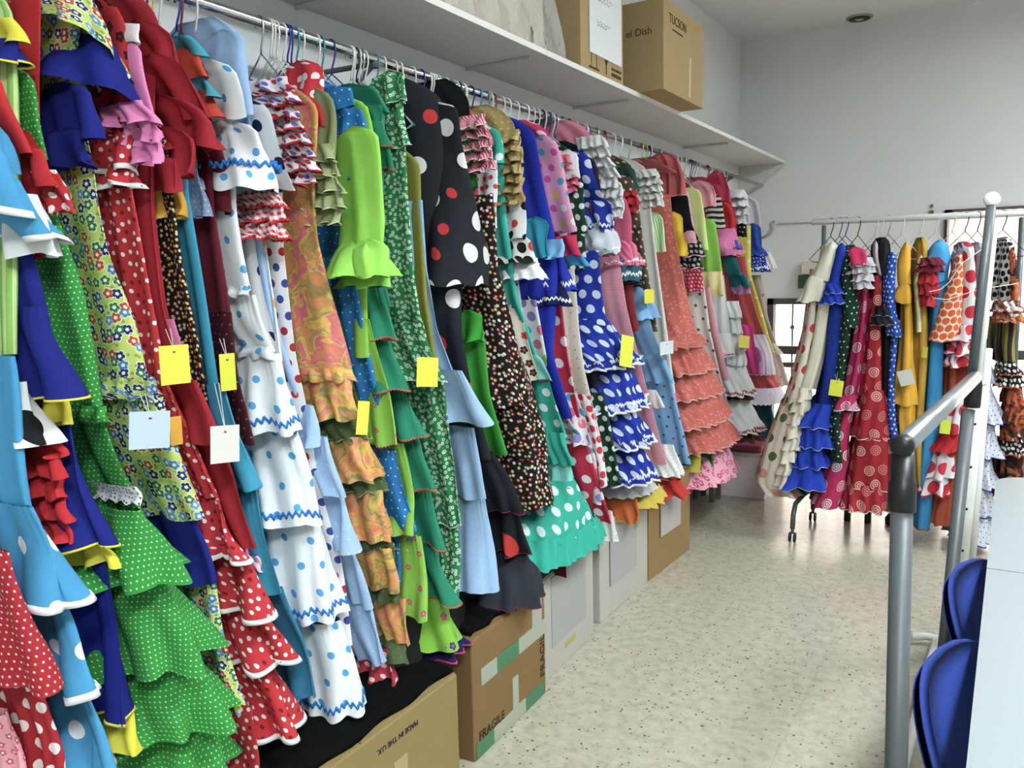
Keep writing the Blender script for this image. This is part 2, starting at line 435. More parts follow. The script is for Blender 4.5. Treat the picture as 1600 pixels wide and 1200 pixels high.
for y in (-.2, 1.95, 3.02, 4.3, 5.5):
    m = MB(); m.tube([(XW, y - .04, ZRL - .02), (XRL, y, ZRL - .012)], .008, 8); m.tube([(XW, y - .04, ZRL - .16), (XRL, y, ZRL - .012)], .008, 8)
    m.lathe([(.012, -.01), (.016, 0), (.012, .01)], (XRL, y, ZRL - .014), 10)
    m.build('wall_bracket', plain('5b6064', .5, .4, False), t)

def decal(verts, name, mat, parent, label=None):
    o = MB().add(verts, [(0, 1, 2, 3)]).build(name, mat, parent)
    if label: o['label'] = label
    return o
def text(body, name, mat, parent, mw, size, extrude=0.0006):
    c = bpy.data.curves.new(name, 'FONT'); c.body = body; c.size = size; c.extrude = extrude; c.align_x = 'CENTER'; c.align_y = 'CENTER'
    o = bpy.data.objects.new(name + '_c', c); COL.objects.link(o)
    dg = bpy.context.evaluated_depsgraph_get(); me = bpy.data.meshes.new_from_object(o.evaluated_get(dg))
    bpy.data.objects.remove(o); bpy.data.curves.remove(c)
    me.materials.clear(); me.materials.append(mat); me.transform(mw)
    q = bpy.data.objects.new(name, me); COL.objects.link(q); q.parent = parent
    return q
def frame(o, x, y):   # matrix with given origin, x axis and y axis
    x = Vector(x).normalized(); y = Vector(y); z = x.cross(y).normalized(); y = z.cross(x)
    return Matrix(((x.x, y.x, z.x, o[0]), (x.y, y.y, z.y, o[1]), (x.z, y.z, z.z, o[2]), (0, 0, 0, 1)))

def carton(label, a, b, depth, h, col, name='cardboard_box', z0=0.0, group=None, taper=0.0, cat='box', lidgap=True):
    """a carton whose front lower edge runs from a to b (world x,y); depth goes away from the aisle"""
    a = Vector((a[0], a[1])); b = Vector((b[0], b[1])); u = (b - a).normalized(); w = Vector((-u.y, u.x))
    t = tag(empty(name), label, cat, group)
    L = (b - a).length; F_ = Matrix(((u.x, w.x, 0, a.x), (u.y, w.y, 0, a.y), (0, 0, 1, z0), (0, 0, 0, 1)))
    MB().box((0, 0, 0), (L, depth, h), F_).build('body', card_mat(col), t, bevel=.004)
    m = MB()
    if lidgap:
        m.box((0.004, 0.004, h), (L / 2 - .002, depth - .004, h + .004), F_); m.box((L / 2 + .002, 0.004, h), (L - .004, depth - .004, h + .004), F_)
        m.build('top_flap', card_mat(col), t)
    return t, F_, L
def sticker(F_, x0, x1, z0, z1, name, mat, t, d=-.0025, label=None, curl=0.0):
    m = MB().box((x0, d, z0), (x1, d + .0022, z1), F_)
    o = m.build(name, mat, t)
    if label: o['label'] = label
    return o
def band(F_, pts, wd, mat, t, name='tape', d=-.003):
    return None
gT, wT = plain('3f7d58', .4, .4, False), plain('a8b09c', .5, .4, False)
def cloth_on(F_, L, h0, label):
    blk = MB(); nx, ny = 24, 12; vs = []
    for sd in (0, 1):
        for i in range(nx + 1):
            for j in range(ny + 1):
                a_, c_ = i / nx, j / ny
                h_ = h0 + sd * (.012 + .05 * c_ + .012 * math.sin(a_ * 17 + c_ * 4) * c_ + .006 * math.sin(a_ * 41)) 
                vs.append(F_ @ Vector((.02 + (L - .03) * a_, .012 + .36 * c_ + .006 * math.sin(a_ * 23), h_)))
    K = (nx + 1) * (ny + 1); fs = []
    for i in range(nx):
        for j in range(ny):
            q = [i * (ny + 1) + j, (i + 1) * (ny + 1) + j, (i + 1) * (ny + 1) + j + 1, i * (ny + 1) + j + 1]
            fs += [tuple(q[::-1]), tuple(K + k for k in q)]
    rim = [i * (ny + 1) for i in range(nx + 1)] + [nx * (ny + 1) + j for j in range(1, ny + 1)] + [i * (ny + 1) + ny for i in range(nx - 1, -1, -1)] + [j for j in range(ny - 1, 0, -1)]
    fs += [(rim[k], rim[(k + 1) % len(rim)], K + rim[(k + 1) % len(rim)], K + rim[k]) for k in range(len(rim))]
    tag(blk.add(vs, fs).build('folded_cloth', plain('0e0f11', .95, .05), smooth=True), label, 'cloth')
# box a: large, near; top edge line in the photo runs (560,1165)..(715,1045)
pa, pb = onz(715, 1290, 0), onz(470, 1560, 0)
b1 = onz(714, 1050, .36); b0 = onz(560, 1165, .36); bd = (b0 - b1) / np.linalg.norm(b0 - b1); b0 = b1 + bd * .75
t, F_, L = carton('large plain tan cardboard box, nearest of the row on the floor', b0, b1, .40, .355, '94804f', group='boxes on the floor under the rail')
b1 = (0, 0, .355)
cloth_on(F_, L, .362, 'black cloth spread over the top of the nearest cardboard box')
xa = np.linalg.norm((onz(620, 1120, .36) - b0)[:2])
text('MADE IN THE U.K.', 'lettering', M_BLACK, t, F_ @ frame((xa, -.001, b1[2] - .045), (-1, 0, 0), (0, 0, -1)), .019)
o = sticker(F_, xa - .02, xa + .03, b1[2] - .20, b1[2] - .1, 'tape', plain('b39a6c', .35, .4, False), t, label='clear tape patch')
# box b: green and white tape, FRAGILE
p0, p1 = onz(742, 1192, 0), onz(853, 1082, 0)
hb = 0.36
t, F_, L = carton('tan cardboard box sealed with green and white tape', p0, p1, .36, hb, '876a40', group='boxes on the floor under the rail')
cloth_on(F_, L, hb + .008, 'black cloth lying on the box with green and white tape')
zt = hb * .66
for x0, x1, mm in ((.10, .30, wT), (.30, .60, gT), (.60, 1.0, wT)): sticker(F_, x0 * L, x1 * L, zt - .028, zt + .022, 'tape', mm, t)
sticker(F_, .80 * L, .95 * L, zt + .022, zt + .10, 'paper_sheet', plain('b4b0a8', .7, .2, False), t)
for x0, x1, mm in ((.02, .24, gT), (.24, .68, wT), (.68, .96, gT)): sticker(F_, x0 * L, x1 * L, .004, .05, 'tape', mm, t)
sticker(F_, .50 * L, .58 * L, .05, .15, 'tape', wT, t)
text('FRAGILE', 'lettering', plain('3a2c1c', .8, .1, False), t, F_ @ frame((.955 * L, -.001, .15), (0, 0, 1), (-1, 0, 0)), .045)
text('FRAGILE', 'lettering', plain('3a2c1c', .8, .1, False), t, F_ @ frame((.22 * L, -.001, .062), (1, 0, 0), (0, 0, 1)), .04)
# boxes c, d white; e tan
p0, p1 = onz(853, 1066, 0), onz(928, 990, 0)
t, F_, L = carton('white cardboard box with a faded sheet on its front', p0, p1, .36, .36, 'b9b6ac', group='boxes on the floor under the rail')
sticker(F_, .12 * L, .82 * L, .10, .35, 'paper_sheet', plain('aaa9a7', .7, .2, False), t)
sticker(F_, .38 * L, .58 * L, .055, .075, 'yellow_mark', plain('b0b05a', .7, .2, False), t)
p0, p1 = onz(938, 974, 0), onz(1012, 908, 0)
t, F_, L = carton('white cardboard box with an unstuck paper sheet, between white and tan boxes', p0, p1, .38, .39, 'bdbab0', group='boxes on the floor under the rail')
sticker(F_, .18 * L, .72 * L, .12, .38, 'paper_sheet', plain('aeadac', .7, .2, False), t, d=-.006)
p0, p1 = onz(1014, 908, 0), onz(1078, 858, 0)
t, F_, L = carton('tan cardboard box with a white sheet, farthest of the floor row', p0, p1, .38, .41, '94794a', group='boxes on the floor under the rail')
sticker(F_, .24 * L, .72 * L, .17, .41, 'paper_sheet', plain('bab4b2', .7, .2, False), t, d=-.007)

# low white bench with folded cloths at the far end
a = onz(1060, 774, 0); b = onz(1192, 784, 0)
t = tag(empty('low_cabinet'), 'low white cabinet on the floor at the far end of the rail', 'cabinet')
F_ = Matrix.Translation((-1.79, 4.98, 0))
MB().box((0, 0, 0), (b[0] + 1.79, .5, .26), F_).build('body', plain('f4eae8', .5, .4, False), t, bevel=.004)
MB().box((0, -.01, .262), (b[0] + 1.80, .5, .28), F_).build('top', plain('d8cecb', .5, .4, False), t)
t2 = MB().box((.28, .02, .282), (b[0] + 1.76, .3, .325), F_).build('folded_cloth', plain('a8506a'))
b_ = t2.modifiers.new('b', 'BEVEL'); b_.width = .015; b_.segments = 3
tag(t2, 'dusky pink folded cloth lying on the low white cabinet', 'cloth')

# ------------------------------------------------------------------ boxes on the wall shelf
ZT = ZS + .019
def shelfbox(label, y0, y1, h, col, x0=XW + .02, x1=XS + .035, name='cardboard_box'):
    t = tag(empty(name), label, 'box')
    F_ = Matrix.Identity(4)
    MB().box((x0, y0, ZT), (x1, y1, ZT + h)).build('body', card_mat(col), t, bevel=.003)
    MB().box((x0, (y0 + y1) / 2 - .024, ZT + h), (x1 + .0015, (y0 + y1) / 2 + .024, ZT + h + .0015)).build('tape', plain('bfa878', .3, .5, False), t)
    return t
y0 = onx(975, 136, XS + .035)[1]; y1 = onx(1098, 160, XS)[1]
# farthest box: overhangs the shelf edge, seen on its end and its side
yA, yB = onx(1037, 140, -1.36)[1], onx(1099, 165, -1.36)[1]
zA = onx(1048, 3, -1.36)[2]
t = tag(empty('cardboard_box'), 'tan cardboard box overhanging the shelf edge, with a printed name on its end', 'box')
MB().box((-1.76, yA, ZT), (-1.36, yB, zA)).build('body', card_mat('a38a60'), t, bevel=.003)
ink = plain('4a3a22', .8, .1, False)
text('el Dish', 'lettering', ink, t, frame((-1.475, yA - .001, ZT + (zA - ZT) * .66), (1, 0, 0), (0, 0, 1)), .044)
text('TUCSON', 'lettering', ink, t, frame((-1.359, yA + (yB - yA) * .33, zA - .07), (0, 1, 0), (0, 0, 1)), .055)
MB().box((-1.3595, yA + (yB - yA) * .2, zA - .115), (-1.359, yA + (yB - yA) * .45, zA - .108)).build('printed_bar', ink, t)
decal([(-1.3585, yA + .60 * (yB - yA), ZT + .02), (-1.3585, yA + .64 * (yB - yA), ZT + .02), (-1.3585, yA + .66 * (yB - yA), ZT + .2), (-1.3585, yA + .62 * (yB - yA), ZT + .2)], 'tape', plain('d9c9a6', .2, .6, False), t)
# box with the white sheet
yC, yD = onx(908, 110, XS)[1], onx(974, 136, XS)[1]
t = tag(empty('cardboard_box'), 'tall tan cardboard box on the shelf with a white sheet taped on', 'box')
MB().box((-1.78, yC, ZT), (XS + .0, yD, ZT + .52)).build('body', card_mat('a68d62'), t, bevel=.003)
s0, s1 = yC + .18 * (yD - yC), yC + .94 * (yD - yC)
MB().box((XS + .002, s0, ZT + .07), (XS + .004, s1, ZT + .36)).build('paper_sheet', plain('e6eaec', .6, .3, False), t)
for q, (ky, kw) in enumerate(((.30, .5), (.285, .4), (.20, .42), (.188, .3))):
    m = MB(); m.tube([(XS + .0045, s0 + (s1 - s0) * (.22 + kw * k / 12), ZT + ky + .006 * math.sin(k * 2.1 + q)) for k in range(13)], .0009, 5); m.build('handwriting', plain('8f979c', .8, .1, False), t)
for q in (.22, .34): MB().box((XS + .001, yC + q * (yD - yC), ZT + .015), (XS + .002, yC + q * (yD - yC) + .003, ZT + .08)).build('printed_arrow', ink, t)
MB().box((XS + .001, yC + .17 * (yD - yC), ZT + .012), (XS + .002, yC + .40 * (yD - yC), ZT + .018)).build('printed_bar', ink, t)
gl = MB(); gl.add([(XS + .002, yC + .52 * (yD - yC), ZT + .07), (XS + .002, yC + .62 * (yD - yC), ZT + .07), (XS + .002, yC + .57 * (yD - yC), ZT + .045)], [(0, 1, 2)])
gl.box((XS + .001, yC + .565 * (yD - yC), ZT + .012), (XS + .002, yC + .575 * (yD - yC), ZT + .05)); gl.build('printed_glass_symbol', ink, t)
for q in range(5): MB().box((XS + .001, yC + (.70 + .05 * q) * (yD - yC), ZT + .040), (XS + .002, yC + (.735 + .05 * q) * (yD - yC), ZT + .050)).build('printed_mark', ink, t)
for q in range(5): MB().box((XS + .001, yC + (.70 + .05 * q) * (yD - yC), ZT + .016), (XS + .002, yC + (.735 + .05 * q) * (yD - yC), ZT + .030)).build('printed_mark', ink, t)
# plastic-wrapped boxes
def wrap_mat():
    N = NT('clear_plastic_wrap', 0.12, 0.6); N.base(lin('e2e2de')); N.b.inputs['Alpha'].default_value = 0.35
    N.bump(N.noise(N.obj(), 16.0, 3.0, .5, 0, .4), .6, 0.03); return N.m
M_WRAP = wrap_mat()
yE, yF = onx(700, 28, XS)[1], onx(893, 98, XS)[1]
t = tag(empty('wrapped_box'), 'pale cardboard box wrapped in clear plastic on the shelf', 'box')
MB().box((-1.78, yE, ZT), (XS - .03, yF - .16, ZT + .38)).build('body', card_mat('c6b9a2'), t, bevel=.003)
m = MB(); nn = 26
vs = []; fs = []
for i in range(nn + 1):
    for j in range(9):
        a = i / nn; z = j / 8
        vs.append((XS - .018 + .010 * math.sin(a * 31 + z * 5) * (1 - z * .3), yE - .05 + (yF - .01 - yE + .05) * a * (1 - .22 * z) + .012 * math.sin(z * 9 + a * 7) * (i > 0), ZT + .002 + .42 * z))
for i in range(nn):
    for j in range(8): fs.append((i * 9 + j, (i + 1) * 9 + j, (i + 1) * 9 + j + 1, i * 9 + j + 1))
n0 = len(vs)
for j in range(9):
    z = j / 8
    for k in range(5): vs.append((XS - .018 - .31 * k / 4, vs[nn * 9 + j][1] + .008 * math.sin(k * 2 + z * 7), ZT + .002 + .42 * z))
for j in range(8):
    for k in range(4): fs.append((n0 + j * 5 + k, n0 + j * 5 + k + 1, n0 + (j + 1) * 5 + k + 1, n0 + (j + 1) * 5 + k))
m.add(vs, fs).build('plastic_wrap', M_WRAP, t, True)
MB().box((XS - .03, yE + .68 * (yF - yE), ZT), (XS - .026, yE + .70 * (yF - yE), ZT + .07)).build('dark_strap', plain('5a4a36', .6, .2, False), t)
MB().box((XS - .03, yE + .56 * (yF - yE), ZT), (XS - .024, yE + .70 * (yF - yE), ZT + .018)).build('tape', plain('b79a5c', .3, .5, False), t)
g = MB(); g.box((-1.75, yE - .42, ZT), (XS - .03, yE - .08, ZT + .25))
o = g.build('plastic_bag', plain('b7b79a', .35, .5, False)); bb = o.modifiers.new('b', 'BEVEL'); bb.width = .05; bb.segments = 4
tag(o, 'pale filled plastic bag on the shelf before the wrapped box', 'bag')

# ------------------------------------------------------------------ foreground rack (grey frame with telescopic posts)
t = tag(empty('clothes_rack_frame'), 'empty grey tubular clothes rack frame in front of the wheeled rack', 'clothes rack')
def P(px, py, dep): return CAM + ray(px, py) * dep
A1, A0 = P(1411, 700, 1.30), P(1400, 1200, 1.27)
dA = (A0 - A1); A00 = A1 + dA * (A1[2] - .03) / -dA[2]
B1, B0 = P(1513, 640, 2.10), P(1457, 1200, 2.02)
dB = (B0 - B1); B00 = B1 + dB * (B1[2] - .03) / -dB[2]
T1 = P(1550, 312, 2.10)
HB = P(1523, 590, 2.10)
MB().tube([A1, A00], .0165, 20).build('front_post', M_GREYTUBE, t, True)
MB().tube([B1, B00], .0155, 20).build('rear_post', M_GREYTUBE, t, True)
MB().tube([B1 - dB * .1, T1], .0112, 20).build('upper_post', M_GREYTUBE, t, True)
hx = HB - A1; hx = hx / np.linalg.norm(hx)
MB().tube([A1 + np.array([0, 0, .004]) - hx * .012, HB + hx * .012], .0165, 24).build('cross_bar', metal('aab2b8', .28, .85), t, True)
MB().tube([A1 - hx * .02 + np.array([0, 0, .004]), A1 - hx * .012 + np.array([0, 0, .004]), A1 + hx * .004 + np.array([0, 0, .004])], [.012, .0178, .0182], 24).build('bar_end_cap', M_BLACK, t, True)
ax = dA / np.linalg.norm(dA)
MB().tube([A1 + ax * .01, A1 + ax * .05, A1 + ax * .054, A1 + ax * .098, A1 + ax * .1], [.0175, .0178, .0208, .0208, .018], 24).build('post_clamp', M_BLACK, t, True)
bx_ = dB / np.linalg.norm(dB)
MB().tube([HB - bx_ * .0, HB + bx_ * .02, HB + bx_ * .075, HB + bx_ * .077], [.016, .0195, .0195, .016], 24).build('post_clamp', M_BLACK, t, True)
MB().lathe([(.001, -.012), (.017, -.010), (.0195, 0), (.017, .010), (.001, .012)], (0, 0, 0), 24, Matrix.Translation(Vector(T1)) @ Matrix.Rotation(math.radians(62), 4, 'X')).build('end_cap', M_WTUBE, t, True)
MB().tube([A00 + np.array([0, -.25, 0]), A00 + np.array([0, .35, 0])], .016, 12).build('foot', M_GREYTUBE, t, True)
for e in (A00, B00): MB().lathe([(.016, 0), (.02, .01), (.02, .03), (.016, .035)], (e[0], e[1], 0), 16).build('rubber_foot', M_BLACK, t, True)
# white telescopic rack behind it with floor tubes
t = tag(empty('telescopic_stand'), 'white telescopic metal stand with punched holes and floor tubes', 'clothes rack')
W1, W0 = P(1529, 600, 2.75), onz(1489, 1006, .03)
MB().tube([W1, W0], .0225, 20).build('lower_post', M_WTUBE, t, True)
MB().tube([P(1544, 545, 2.80), onz(1509, 990, .03)], .014, 14).build('side_post', M_WTUBE, t, True)
U1 = P(1556, 345, 2.75)
MB().tube([W1 + (W0 - W1) * .05, U1], .009, 14).build('upper_post', M_WTUBE, t, True)
MB().tube([W1, W1 + (W1 - W0) * .012], [.0235, .020], 20).build('collar', M_WTUBE, t, True)
for py in (661, 727, 793, 857):
    k = (py - 600) / (1006 - 600) * 1.0
    c = W1 + (W0 - W1) * ((py - 600) / 406.0) ** 1.0
    q = CAM + ray(1530 - (py - 600) * .083, py) * 2.62
    tc = Vector(CAM) - Vector(q); tc.normalize()
    # hole on the tube surface facing the room
    ctr = None; best = 1e9
    for s in range(400):
        w = W1 + (W0 - W1) * s / 400; c_ = RM.T @ (w - CAM); yy = 600 - F * c_[1] / -c_[2]
        if abs(yy - py) < best: best = abs(yy - py); ctr = w
    dirn = Vector(CAM - ctr); dirn.z = 0; dirn.normalize()
    o = Vector(ctr) + dirn * .0222
    mm = frame(o, Vector((0, 0, 1)).cross(dirn), (0, 0, 1))
    MB().lathe([(.0001, .0006), (.0052, .0006), (.0052, -.002)], (0, 0, 0), 14, mm).build('adjusting_hole', M_BLACK, t)
m = [onz(1425, 995, .03), onz(1445, 994, .03), onz(1465, 998, .03), onz(1530, 1007, .03)]
MB().tube(m, .014, 12).build('floor_tube', M_WTUBE, t, True)
MB().tube([onz(1462, 1002, .03), onz(1440, 1085, .03), onz(1413, 1190, .03), onz(1380, 1330, .03)], .014, 12).build('floor_tube', M_WTUBE, t, True)

# ------------------------------------------------------------------ tables and chairs
def rounded(x0, y0, x1, y1, r, n=8, which=(1, 1, 1, 1)):
    pts = []
    for (cx, cy, a0, wch) in ((x1 - r, y1 - r, 0, 0), (x0 + r, y1 - r, 90, 1), (x0 + r, y0 + r, 180, 2), (x1 - r, y0 + r, 270, 3)):
        rr = r if which[wch] else .002
        ccx = cx + (r - rr) * (1 if wch in (0, 3) else -1); ccy = cy + (r - rr) * (1 if wch in (0, 1) else -1)
        for k in range(n + 1):
            a = math.radians(a0 + 90 * k / n); pts.append((ccx + rr * math.cos(a), ccy + rr * math.sin(a)))
    return pts
def table(label, y0, y1, which):
    t = tag(empty('table'), label, 'table', 'white tables beside the blue chairs')
    pts = rounded(-.028, y0, .75, y1, .09, 8, which); n = len(pts)
    vs = [(x, y, .712) for x, y in pts] + [(x, y, .74) for x, y in pts]
    MB().add(vs, [tuple(range(n))[::-1], tuple(range(n, 2 * n))] + [(i, (i + 1) % n, n + (i + 1) % n, n + i) for i in range(n)]).build('tabletop', plain('92999c', .4, .35, False), t)
    for x in (.18, .69):
        for y in (y0 + .08, y1 - .08): MB().tube([(x, y, 0), (x, y, .712)], .016, 12).build('leg', M_GREYTUBE, t, True)
    m = MB(); m.box((.19, y0 + .07, .68), (.70, y0 + .09, .711)); m.box((.19, y1 - .09, .68), (.70, y1 - .07, .711)); m.build('apron', M_GREYTUBE, t)
table('white table beside the nearer blue chair, with a straight seam to the next table', .70, 1.936, (0, 0, 0, 0))
table('white table with a rounded far corner beside the farther blue chair', 1.94, 2.86, (1, 1, 0, 0))
def chair_fabric():
    N = NT('blue_chair_fabric', .75, .25); N.base(lin('1a3482')); N.bump(N.noise(N.obj(), 260.0, 2.0), .3, .001); return N.m
M_CH = chair_fabric(); M_CHP = plain('172c62', .4, .4, False)
def chair(label, x, y, ang):
    t = tag(empty('chair'), label, 'chair', 'blue upholstered chairs pushed under the tables')
    B = Matrix.Translation((x, y, 0)) @ Matrix.Rotation(ang, 4, 'Z')     # local +x = facing
    def plate(thk, sc, off, name, mat, smooth=True):
        m = MB(); nu, nv = 40, 10; vs = []; fs = []
        def P_(u, r, side):    # u angle round the outline, r 0..1
            a = 2 * PI * u / nu
            yy = math.copysign(abs(math.cos(a)) ** .75, math.cos(a)) * .215 * r * sc; zz = math.copysign(abs(math.sin(a)) ** .85, math.sin(a)) * .215 * r * sc
            xx = .03 * (yy / .2) ** 2 + side * thk * (1 - r ** 8 * .7) * .5 + off - zz * .46
            return B @ Vector((xx - .15, yy, .50 + zz))
        for side in (-1, 1):
            for j in range(nv + 1):
                for u in range(nu): vs.append(P_(u, max(.001, j / nv), side))
        K = (nv + 1) * nu
        for s_ in (0, 1):
            for j in range(nv):
                for u in range(nu):
                    q = (s_ * K + j * nu + u, s_ * K + j * nu + (u + 1) % nu, s_ * K + (j + 1) * nu + (u + 1) % nu, s_ * K + (j + 1) * nu + u)
                    fs.append(q if s_ else q[::-1])
        for u in range(nu): fs.append((nv * nu + u, nv * nu + (u + 1) % nu, K + nv * nu + (u + 1) % nu, K + nv * nu + u))
        m.add(vs, fs); return m.build(name, mat, t, smooth)
    plate(.05, 1.0, 0, 'backrest', M_CH)
    plate(.010, .90, -.028, 'backrest_shell', M_CH)
    m = MB(); nu = 32
    prof = [(.02, .0), (.19, .0), (.215, .012), (.215, .035), (.19, .052), (.02, .056)]
    m.lathe(prof, (0, 0, 0), nu, B @ Matrix.Translation((.08, 0, .41)) @ Matrix.Diagonal((1.0, 1.02, 1, 1))); m.build('seat', M_CH, t, True)
    MB().tube([B @ Vector((-.165, 0, .40)), B @ Vector((-.12, 0, .40)), B @ Vector((.06, 0, .40))], .012, 10).build('back_support', M_BLACK, t, True)
    MB().tube([B @ Vector((-.165, 0, .40)), B @ Vector((-.185, 0, .46)), B @ Vector((-.185, 0, .60))], .012, 10).build('back_bar', M_BLACK, t, True)
    for sx, sy in ((1, 1), (1, -1), (-1, 1), (-1, -1)):
        MB().tube([B @ Vector((.08 + sx * .12, sy * .13, .41)), B @ Vector((.08 + sx * .18, sy * .19, 0))], .011, 10).build('leg', M_BLACK, t, True)
chair('blue padded chair tucked under the farther white table, its rounded backrest showing', .165, 1.95, math.radians(-18))
chair('blue padded chair tucked under the nearer white table, its rounded backrest showing', .155, 1.46, math.radians(-18))
# ------------------------------------------------------------------ garment builder
class Rack:
    """s runs along the rail, w comes out from it towards the aisle, z is height"""
    def __init__(s, o, u, w, zr, f0, fb, back):
        s.o = np.array(o, float); s.u = np.array(u, float); s.w = np.array(w, float); s.zr = zr; s.f0 = f0; s.fb = fb; s.back = back
    def front(s, z): return s.f0 + s.fb * max(0.0, min(1.7, (s.zr - .12 - z)))
    def pt(s, a, w, z): return s.o + s.u * a + s.w * w + np.array([0, 0, z])
    def hit(s, px, py, o=0.0):
        """where the sight line meets the hanging front surface moved out by o: (along, height)"""
        d = ray(px, py); z = s.zr - .7
        for _ in range(12):
            w = s.front(z) + o
            t = ((s.o + s.w * w - CAM) @ s.w) / (d @ s.w)
            p = CAM + d * t; z = z * .3 + p[2] * .7
        return (p - s.o) @ s.u, p[2]
def proj(p):
    c = RM.T @ (p - CAM); return 800 + F * c[0] / -c[2]

def smooth(t): return t * t * (3 - 2 * t)
def ring_pts(n, A, Ab, B, pw):
    """unit outline of a hanging garment: front half depth A, back half depth Ab, half width B; starts at the back"""
    out = []
    for k in range(n):
        a = -PI + 2 * PI * k / n
        # more points on the front
        a = a - 0.45 * math.sin(a) * (1 if abs(a) > 0 else 1) * -1 if False else a
        c, s_ = math.cos(a), math.sin(a)
        cc = math.copysign(abs(c) ** pw, c); ss = math.copysign(abs(s_) ** pw, s_)
        out.append(((A if c > 0 else Ab) * cc, B * ss))
    return np.array(out)

def tube_piece(rk, st, name, mat, parent, o=0.0, o2=None, A=None, lam=.06, amp=(.003, .010), seed=0, pw=.8, cap=None, trim=None, flare=1.6, n=108, gather=0, zw=.004, label=None, sub=1.0, tilt=0.0):
    rnd = random.Random(seed)
    ph = [rnd.uniform(0, 2 * PI) for _ in range(8)]
    S = []
    m_ = len(st)
    for i, q in enumerate(st):
        f_ = i / max(1, m_ - 1); oo = o + ((o2 if o2 is not None else o) - o) * f_
        if len(q) > 3: oo += q[3]
        xl, xr, py = q[:3]
        sc, z = rk.hit((xl + xr) / 2, py, oo)
        wf = rk.front(z) + oo
        Aq = A if A is not None else None
        if Aq is None: af, ab = .14, (wf - .14) - rk.back
        else: af = ab = Aq
        # solve centre and half width so that the outline spans xl..xr in the photograph
        B = .04; c = sc
        for _ in range(6):
            R_ = ring_pts(24, af, max(.03, ab), B, pw)
            pr = [proj(rk.pt(c + b, wf - af + a, z)) for a, b in R_]
            hi = max(pr)
            a50 = math.cos(math.radians(50)) ** pw * af; b50 = -math.sin(math.radians(50)) ** pw * B
            if A is None:
                lo = min(proj(rk.pt(c - B, wf - af * .75, z)), proj(rk.pt(c + b50, wf - af + a50, z)))
            else: lo = min(pr)
            g = proj(rk.pt(c + .01, wf - af, z)) - proj(rk.pt(c, wf - af, z)); g /= .01
            eh = (xr - hi) / g; el = (xl - lo) / g
            c += (eh + el) / 2; B = max(.010, B + (eh - el) / 2 * .9)
        S.append([c, B, z, wf, af, max(.03, ab)])
    S = np.array(S)
    if cap == 'round':
        ext = []
        for k in (1.0, .9, .65, .35):
            r = S[0].copy(); q = math.sqrt(max(.02, 1 - k * k))
            r[1] *= q; r[4] = r[5] = S[0][4] * q; r[3] = S[0][3] - S[0][4] + r[4]; r[2] += min(.03, S[0][1] * .9) * k
            ext.append(r)
        S = np.vstack([ext, S])
    elif cap:
        top = S[0].copy(); ext = []
        h = .075 if rk is LEFT else .045
        for k in (1.0, .85, .6, .35, .12):
            r = top.copy(); e = 1 - k
            r[2] = top[2] + h * math.sin(k * PI / 2) ; r[1] = top[1] * (1 - .55 * k ** 2)
            wf = top[3] * (1 - k) + .05 * k + .0; r[3] = max(wf, .03)
            r[4] = min(top[4], .06 + .08 * e) ; r[5] = max(.02, r[3] - r[4] - rk.back * (1 - .5 * k))
            ext.append(r)
        S = np.vstack([ext, S])
        if rk.zr - S[0][2] < .05: S[:5, 2] -= 0
    # resample
    L = np.concatenate([[0], np.cumsum(np.abs(np.diff(S[:, 2])) + 1e-4)])
    tot = L[-1]; nr = int(max(5, min(40, tot / .016))) + 1
    tt = np.linspace(0, tot, nr)
    G = np.stack([np.interp(tt, L, S[:, j]) for j in range(6)], 1)
    # soften corners
    for _ in range(1):
        if nr > 6: G[1:-1] = (G[:-2] + 2 * G[1:-1] + G[2:]) / 4
    base = []; uvs = []; vs = []
    rows = []
    Tn = 0
    for i in range(nr):
        c, B, z, wf, af, ab = G[i]; t = tt[i] / tot
        R_ = ring_pts(n, af, ab, B, pw)
        seg = np.roll(R_, -1, 0) - R_
        l = np.hypot(seg[:, 0], seg[:, 1]); arc = np.concatenate([[0], np.cumsum(l)[:-1]]); arc = arc - arc[n // 2]
        tan = np.roll(R_, -1, 0) - np.roll(R_, 1, 0); tan /= np.maximum(1e-9, np.hypot(tan[:, 0], tan[:, 1]))[:, None]
        nor = np.stack([tan[:, 1], -tan[:, 0]], 1)
        if (nor[n // 2] @ np.array([1, 0])) < 0: nor = -nor
        a = amp[0] + (amp[1] - amp[0]) * t ** flare
        x = arc + .012 * math.sin(t * 2.3 + ph[3])
        wv = np.sin(2 * PI * x / lam + ph[0]) * .62 + np.sin(2 * PI * x / (lam * 1.73) + ph[1]) * .48 + np.sin(2 * PI * x / (lam * .61) + ph[2] + t) * .16
        wv = np.sign(wv) * np.abs(wv) ** .85
        g = 0
        if gather: g = gather * math.exp(-t * 3.5) * np.sin(2 * PI * arc / .012 + ph[4])
        lim = .9 * B + .014
        dsp = np.clip(a * wv, -lim * .8, 1e9) + g
        # broad random sway so that sides are not straight
        sway = .004 * math.sin(t * 5 + ph[5])
        w_ = wf - af + R_[:, 0] + nor[:, 0] * dsp; s_ = c + R_[:, 1] + nor[:, 1] * dsp + sway
        w_ = np.maximum(w_, rk.back + .004)
        zz = z + zw * t * np.sin(2 * PI * x / (lam * 1.4) + ph[6]) - (.10 * a * (wv + .4) * t if a > .01 else 0) + tilt * t * R_[:, 1]
        ex = np.hypot(np.diff(np.append(s_, s_[0])), np.diff(np.append(w_, w_[0]))); arc2 = np.concatenate([[0], np.cumsum(ex)[:-1]]); arc2 = arc2 - arc2[n // 2]
        rows.append((s_, w_, zz, nor, arc2, t))
    # vertical arc length along the front
    vlen = [0.0]
